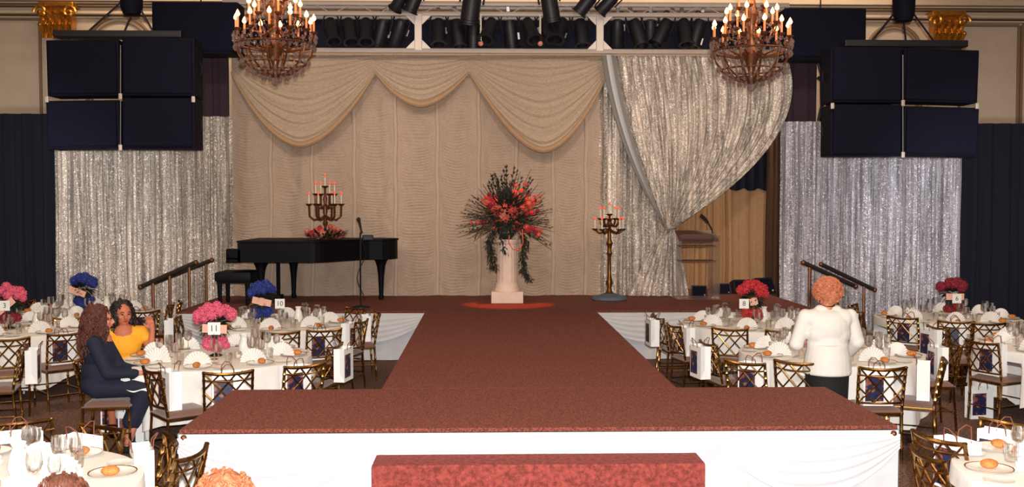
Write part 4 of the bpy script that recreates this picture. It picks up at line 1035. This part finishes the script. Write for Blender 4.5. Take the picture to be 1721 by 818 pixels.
# ------------------------------------------------------------------ people
def blob(name, g, voxel, material, parent, smooth=6, disp=None):
    me = bpy.data.meshes.new('tmp'); me.from_pydata(g.v, [], g.f); me.update()
    ob = bpy.data.objects.new('tmp', me); COL.objects.link(ob)
    r = ob.modifiers.new('r', 'REMESH'); r.mode = 'VOXEL'; r.voxel_size = voxel; r.use_smooth_shade = True
    if smooth: s_ = ob.modifiers.new('s', 'SMOOTH'); s_.iterations = smooth; s_.factor = .5
    dg = bpy.context.evaluated_depsgraph_get(); dg.update()
    out = bpy.data.meshes.new_from_object(ob.evaluated_get(dg)); out.name = name; bpy.data.objects.remove(ob); bpy.data.meshes.remove(me)
    out.materials.clear(); out.materials.append(M[material]); out.polygons.foreach_set('use_smooth', [True] * len(out.polygons))
    return part(name, out, parent)
def hand(g, wrist, d, up, side, curl=.5, sc=1.0):
    # palm and five fingers; d = pointing direction, up = back of the hand, side = thumb side
    d = Vector(d).normalized(); up = Vector(up); up = (up - d * up.dot(d)).normalized(); s_ = d.cross(up).normalized() * side; w_ = Vector(wrist)
    g.cap_(w_, w_ + d * .045 * sc, .022, .024, 10)
    for k, (o_, L_) in enumerate(((.028, .068), (.010, .078), (-.009, .072), (-.027, .055))):
        b = w_ + d * .075 * sc + s_ * o_ * sc; g.cap_(w_ + d * .03 * sc + s_ * o_ * .7 * sc, b, .013, .0105, 8)
        m = b + (d * math.cos(curl * .7) - up * math.sin(curl * .7)) * L_ * .5 * sc; e = m + (d * math.cos(curl * 1.7) - up * math.sin(curl * 1.7)) * L_ * .5 * sc
        g.cap_(b, m, .0098, .009, 8); g.cap_(m, e, .009, .0075, 8)
    t0 = w_ + d * .02 * sc + s_ * .02 * sc; t1 = t0 + (d * .6 + s_ * .7 - up * .2).normalized() * .045 * sc; t2 = t1 + (d * .9 + s_ * .25 - up * .3).normalized() * .032 * sc
    g.cap_(t0, t1, .014, .011, 8); g.cap_(t1, t2, .011, .009, 8)
def head(g, hc, fd, up=(0, 0, 1)):
    f = Vector(fd).normalized(); u = (Vector(up) - f * Vector(up).dot(f)).normalized(); r = f.cross(u); hc = Vector(hc)
    P = lambda x, y, z: hc + r * x + f * y + u * z
    gg = G(); gg.ball((0, -.005, .015), (.074, .092, .098), 20, 14); gg.ball((0, .022, -.045), (.056, .062, .066), 16, 12); gg.ball((0, .05, -.085), (.026, .026, .022), 10, 8)
    gg.cap_((0, .088, .01), (0, .104, -.022), .009, .014, 8); gg.ball((0, .098, -.03), (.018, .012, .010), 8, 6)
    for s_ in (-1, 1): gg.ball((s_ * .076, -.002, -.008), (.010, .018, .028), 8, 6); gg.ball((s_ * .03, .076, .026), (.022, .014, .008), 8, 6); gg.ball((s_ * .042, .06, -.02), (.022, .02, .02), 8, 6)
    gg.ball((0, .084, -.055), (.022, .012, .008), 8, 6)
    g.add([P(*v) for v in gg.v], gg.f)
    return P
def face_bits(P, parent):
    for s_ in (-1, 1): part('eye', G().ball(P(s_ * .030, .081, .010), (.011, .011, .006), 8, 6).mesh('eye', 'eye'), parent); part('eyebrow', G().tube([P(s_ * .017, .090, .030), P(s_ * .032, .089, .035), P(s_ * .046, .078, .030)], .004, 5).mesh('eyebrow', 'hair_blk'), parent)
    part('lips', G().ball(P(0, .094, -.055), (.020, .010, .007), 8, 6).mesh('lips', 'lip'), parent)
def curls(hc, P, ells, n, r, seed):
    random.seed(seed); g = G()
    for (x, y, z, rx, ry, rz_) in ells:
        gg = G().ball((0, 0, 0), (rx, ry, rz_), 16, 12); g.add([P(x + v[0], y + v[1], z + v[2]) for v in gg.v], gg.f)
        m = int(n * (rx * ry + ry * rz_ + rx * rz_) * 60)
        for i in range(m):
            zz = 1 - 2 * (i + .5) / m; ph = i * 2.39996; q = math.sqrt(1 - zz * zz); k_ = random.uniform(.92, 1.06)
            g.ball(P(x + rx * q * math.cos(ph) * k_, y + ry * q * math.sin(ph) * k_, z + rz_ * zz * k_), r * random.uniform(.7, 1.25), 6, 5)
    return g
def locks(P, ells, n, seed, L_=.05, r=.0045):
    random.seed(seed); g = G()
    for (x, y, z, rx, ry, rz_) in ells:
        for i in range(n):
            d = Vector((random.gauss(0, 1), random.gauss(0, 1), random.gauss(0, 1))).normalized(); p = Vector((x + rx * d.x, y + ry * d.y, z + rz_ * d.z)); ph = random.random() * 6
            if p.y > .02 and p.z < .085 and abs(p.x) < .085: continue
            t = Vector((d.y, -d.x, 0)); pts = []
            for k_ in range(6): s_ = k_ / 5; pts.append(P(*(p + d * (.004 + .012 * math.sin(s_ * PI)) + Vector((0, 0, -L_ * s_)) + t * .010 * math.sin(ph + s_ * 6))))
            g.tube(pts, [r, r * 1.2, r, r * 1.2, r, r * .4], 5)
    return g

# --- woman in the white jacket (standing, back to the camera, leaning slightly over the table)
wq = atZ(1392, 470, 1.575); wx, wy = wq.x, min(wq.y, TC['white'].y - 1.16)
wq = atY(1392, 470, wy); wx = wq.x; k = (wq.z) / 1.575
ww = thing('person', 'standing woman in white jacket and black skirt, curly ginger hair, back turned', 'person', (wx, wy, 0)); ww.scale = (k, k, k)
g = G(); P = head(g, (.0, .03, 1.455), (-.35, 1, -.25))
g.cap_((0, -.01, 1.28), (0, .015, 1.40), .055, .05)
for s_ in (-1, 1):
    g.cap_((s_ * .09, 0, .80), (s_ * .085, .01, .46), .095, .06); g.cap_((s_ * .085, .01, .46), (s_ * .08, -.02, .09), .055, .036); g.cap_((s_ * .08, -.03, .04), (s_ * .085, .12, .03), .035, .028)
g.cap_((0, .01, .85), (0, .01, 1.18), .10, .10)
eL, hL = (-.275, .02, 1.0), (-.16, .27, .98); eR, hR = (.27, .0, 1.02), (.235, .19, .86)
g.cap_((-.18, 0, 1.26), eL, .05, .042); g.cap_(eL, hL, .04, .026); g.cap_((.18, 0, 1.26), eR, .05, .042); g.cap_(eR, hR, .04, .026)
hand(g, hL, (.5, .85, -.1), (0, 0, 1), 1, .6); hand(g, hR, (-.1, .8, -.45), (0, 0, 1), -1, .5)
blob('body', g, .0075, 'skin', ww, 4); face_bits(P, ww)
g = G()
g.cap_((-.13, -.005, 1.225), (.13, -.005, 1.225), .095, .095, 16); g.cap_((-.08, -.01, 1.1), (.08, -.01, 1.1), .12, .12, 16); g.ball((0, -.01, 1.15), (.20, .14, .17), 20, 14); g.ball((0, 0, 1.0), (.185, .14, .2), 20, 14); g.ball((0, 0, 1.0), (.185, .125, .18), 20, 14); g.ball((0, .0, .86), (.205, .145, .14), 20, 14)
g.add(*(lambda q: (q.v, q.f))(G().lathe([(.0, .735), (.205, .735), (.212, .75), (.2, .88), (.175, 1.0), (.0, 1.02)], 24)))
g.cap_((-.2, 0, 1.25), eL, .068, .062, 14); g.cap_(eL, (-.19, .2, .985), .066, .05, 14); g.cap_((.2, 0, 1.25), eR, .068, .062, 14); g.cap_(eR, (.245, .13, .91), .066, .052, 14)
g.cap_((-.07, .0, 1.30), (.07, 0, 1.30), .055, .055)
o = blob('jacket', g, .009, 'jacket', ww, 5)
for s_, q in ((-1, (-.19, .2, .985)), (1, (.245, .13, .91))): pass
blob('skirt', G().lathe([(0, .34), (.165, .34), (.175, .36), (.185, .6), (.19, .76), (.16, .82), (0, .84)], 24), .012, 'skirtblk', ww, 3)
part('necklace', G().tube([(.062 * math.cos(q), .012 + .06 * math.sin(q), 1.352 + .012 * math.sin(q)) for q in [2 * PI * i / 20 for i in range(21)]], .007, 6).mesh('necklace', 'gold'), ww)
E_ = [(0, -.018, .03, .112, .112, .108), (0, -.05, -.03, .09, .07, .07)]
hr = blob('hair', curls(None, P, E_, 34, .017, 4), .0065, 'hair_gin', ww, 2)
part('curl', locks(P, [(0, -.018, .03, .118, .118, .112)], 260, 5, .03).mesh('curl', 'hair_gin'), hr)['kind'] = 'stuff'
for s_ in (-1, 1): part('shoe', G().cap_((s_ * .08, -.05, .04), (s_ * .085, .14, .03), .042, .034).mesh('shoe', 'skirtblk'), ww)

# --- seated figures; local +Y is the direction they face, seat height .49
def seated(label, loc, rz, clothes, skin, sleeve, haircol, E, nE, lockn, lockL, armsL, armsR, headdir, lean=.0, scale=1, hx=0, neck_open=False, curl_r=.016, legz=.0):
    t = thing('person', label, 'person', loc, rz); t.scale = (scale,) * 3
    sh = .96; ly = lean
    g = G(); P = head(g, (hx, .02 + ly, 1.145), headdir)
    g.cap_((0, -.0 + ly * .8, 1.0), (hx * .8, .01 + ly, 1.09), .05, .047); g.cap_((0, -.02, .62), (0, ly * .8, .95), .12, .115)
    for s_ in (-1, 1):
        g.cap_((s_ * .09, .0, .57), (s_ * .10, .40, .555), .085, .062); g.cap_((s_ * .10, .41, .55), (s_ * .10, .24, .10), .052, .036); g.cap_((s_ * .10, .22, .04), (s_ * .10, .36, .03), .034, .026)
    sL, sR = (-.165, ly * .8, sh), (.165, ly * .8, sh)
    for (s0, (e, h_, hd), sd) in ((sL, armsL, 1), (sR, armsR, -1)):
        g.cap_(s0, e, .046, .038); g.cap_(e, h_, .037, .025); hand(g, h_, hd, (0, 0, 1) if abs(Vector(hd).normalized().z) < .8 else (0, -1, 0), sd, .55)
    blob('body', g, .008, skin, t, 4); face_bits(P, t)
    g = G(); g.cap_((-.12, ly * .8, .955), (.12, ly * .8, .955), .074, .074, 14); g.ball((0, ly * .6 + .01, .85), (.175, .135, .16), 18, 12); g.ball((0, 0, .70), (.165, .145, .16), 18, 12); g.ball((0, -.01, .585), (.185, .15, .10), 18, 12)
    for s_ in (-1, 1): g.cap_((s_ * .09, 0, .575), (s_ * .10, .38, .565), .098, .078, 14)
    if clothes == 'navy':
        for s_ in (-1, 1): g.cap_((s_ * .09, .40, .55), (s_ * .08, .28, .27), .085, .08, 14)
        g.cap_((0, .38, .54), (0, .28, .28), .085, .08, 14)
    g.ball((0, .22, .575), (.13, .22, .07), 14, 10)
    for (s0, (e, h_, hd)) in ((sL, armsL), (sR, armsR)):
        if sleeve >= 1: g.cap_(s0, e, .062, .053, 14); 
        if sleeve >= 2: g.cap_(e, Vector(e).lerp(Vector(h_), .85), .052, .038, 14)
        if sleeve < 1: g.cap_(s0, Vector(s0).lerp(Vector(e), .35), .064, .062, 14)
    blob('dress' if clothes == 'navy' else 'top', g, .010, clothes, t, 5)
    hr = blob('hair', curls(None, P, E, nE, curl_r, 8), .007, haircol, t, 2)
    part('curl', locks(P, [(e[0], e[1], e[2], e[3] * 1.04, e[4] * 1.04, e[5] * 1.04) for e in E], lockn, 9, lockL).mesh('curl', haircol), hr)['kind'] = 'stuff'
    for s_ in (-1, 1): part('shoe', G().cap_((s_ * .10, .22, .035), (s_ * .10, .38, .028), .04, .03).mesh('shoe', 'skirtblk'), t)
    return t, P
long_ = [(0, -.035, .03, .10, .105, .10), (.0, -.07, -.06, .125, .085, .12), (0, -.09, -.17, .14, .075, .10), (.075, .0, -.09, .045, .055, .12), (-.075, .0, -.09, .045, .055, .12)]
ce = CHO['chair holding the woman in navy']
sq = ce.matrix_basis @ Vector((0, -.11, 0)); rzn = ce.rotation_euler.z
seated('seated woman in navy dress with long auburn curls, turned to the woman in yellow', (sq.x, sq.y, 0), rzn, 'navy', 'skin', 2, 'hair_aub', long_, 22, 190, .07,
       ((-.20, .13, .70), (-.08, .38, .66), (.2, 1, -.1)), ((.22, .12, .71), (.12, .36, .69), (0, 1, 0)), (-.25, 1, -.05), lean=.0, scale=1.06)
nap = ce.matrix_basis @ Vector((.0, .24, .0))
g = G().grid(lambda u, v: (-.20 + .44 * u - .2 * max(0, u - .75), -.13 + .26 * v, .012 * math.sin(u * 9 + v * 3) + .01 * math.sin(v * 11) - .55 * max(0, abs(u - .5) - .25)), 20, 16)
one('lap_napkin', g, 'napkin', 'crumpled white napkin lying on the lap of the woman in navy', 'napkin', None, (nap.x, nap.y, .725), rzn)
med = [(0, -.042, .035, .10, .10, .102), (0, -.06, -.05, .11, .075, .10), (.075, -.02, -.05, .04, .06, .10), (-.075, -.02, -.05, .04, .06, .10)]
cy_ = CHO['chair holding the woman in yellow']; yq = atY(200, 560, 9.95)
cy_.location = (yq.x, 10.12, 0); cy_.rotation_euler = (0, 0, math.radians(197))
seated('seated woman in yellow top with dark hair, leaning her elbow on the table', (yq.x, 10.08, 0), math.radians(197), 'yellow', 'skin2', 0, 'hair_blk', med, 22, 120, .06,
       ((-.25, .12, .80), (-.27, .12, .99), (.3, -.2, 1)), ((.22, .12, .70), (.08, .36, .70), (-.3, 1, 0)), (-.35, 1, -.1), lean=.06, scale=1.02)
# two guests whose heads show at the bottom edge
hq = atZ(377, 793, 1.27); cen_ = [(0, -.01, .03, .098, .105, .10), (0, -.04, -.05, .10, .09, .09)]
seated('guest with strawberry blonde curls, only hair top showing at bottom left', (hq.x, hq.y, 0), .4, 'navy', 'skin', 1, 'hair_blo', cen_, 26, 190, .035,
       ((-.2, .1, .72), (-.1, .34, .66), (0, 1, 0)), ((.2, .1, .72), (.1, .34, .66), (0, 1, 0)), (0, 1, 0), scale=1.0, curl_r=.011)
hq2 = atZ(104, 806, 1.26); sm = [(0, -.005, .028, .090, .108, .104), (0, -.05, -.05, .085, .07, .10)]
seated('guest with smooth brown hair, only head top showing at bottom left corner', (hq2.x, hq2.y, 0), .4, 'navy', 'skin', 1, 'hair_brn', sm, 0, 240, .09,
       ((-.2, .1, .72), (-.1, .34, .66), (0, 1, 0)), ((.2, .1, .72), (.1, .34, .66), (0, 1, 0)), (0, 1, 0), scale=1.0)
for nm, q, rz in (('chair under the guest with strawberry blonde curls', hq, .4), ('chair under the guest with smooth brown hair', hq2, .4)):
    inst(CHAIR, 'bamboo_chair', 'gold bamboo-style ' + nm, 'chair', (q.x, q.y, 0), rz, 'gold bamboo-style banquet chairs')
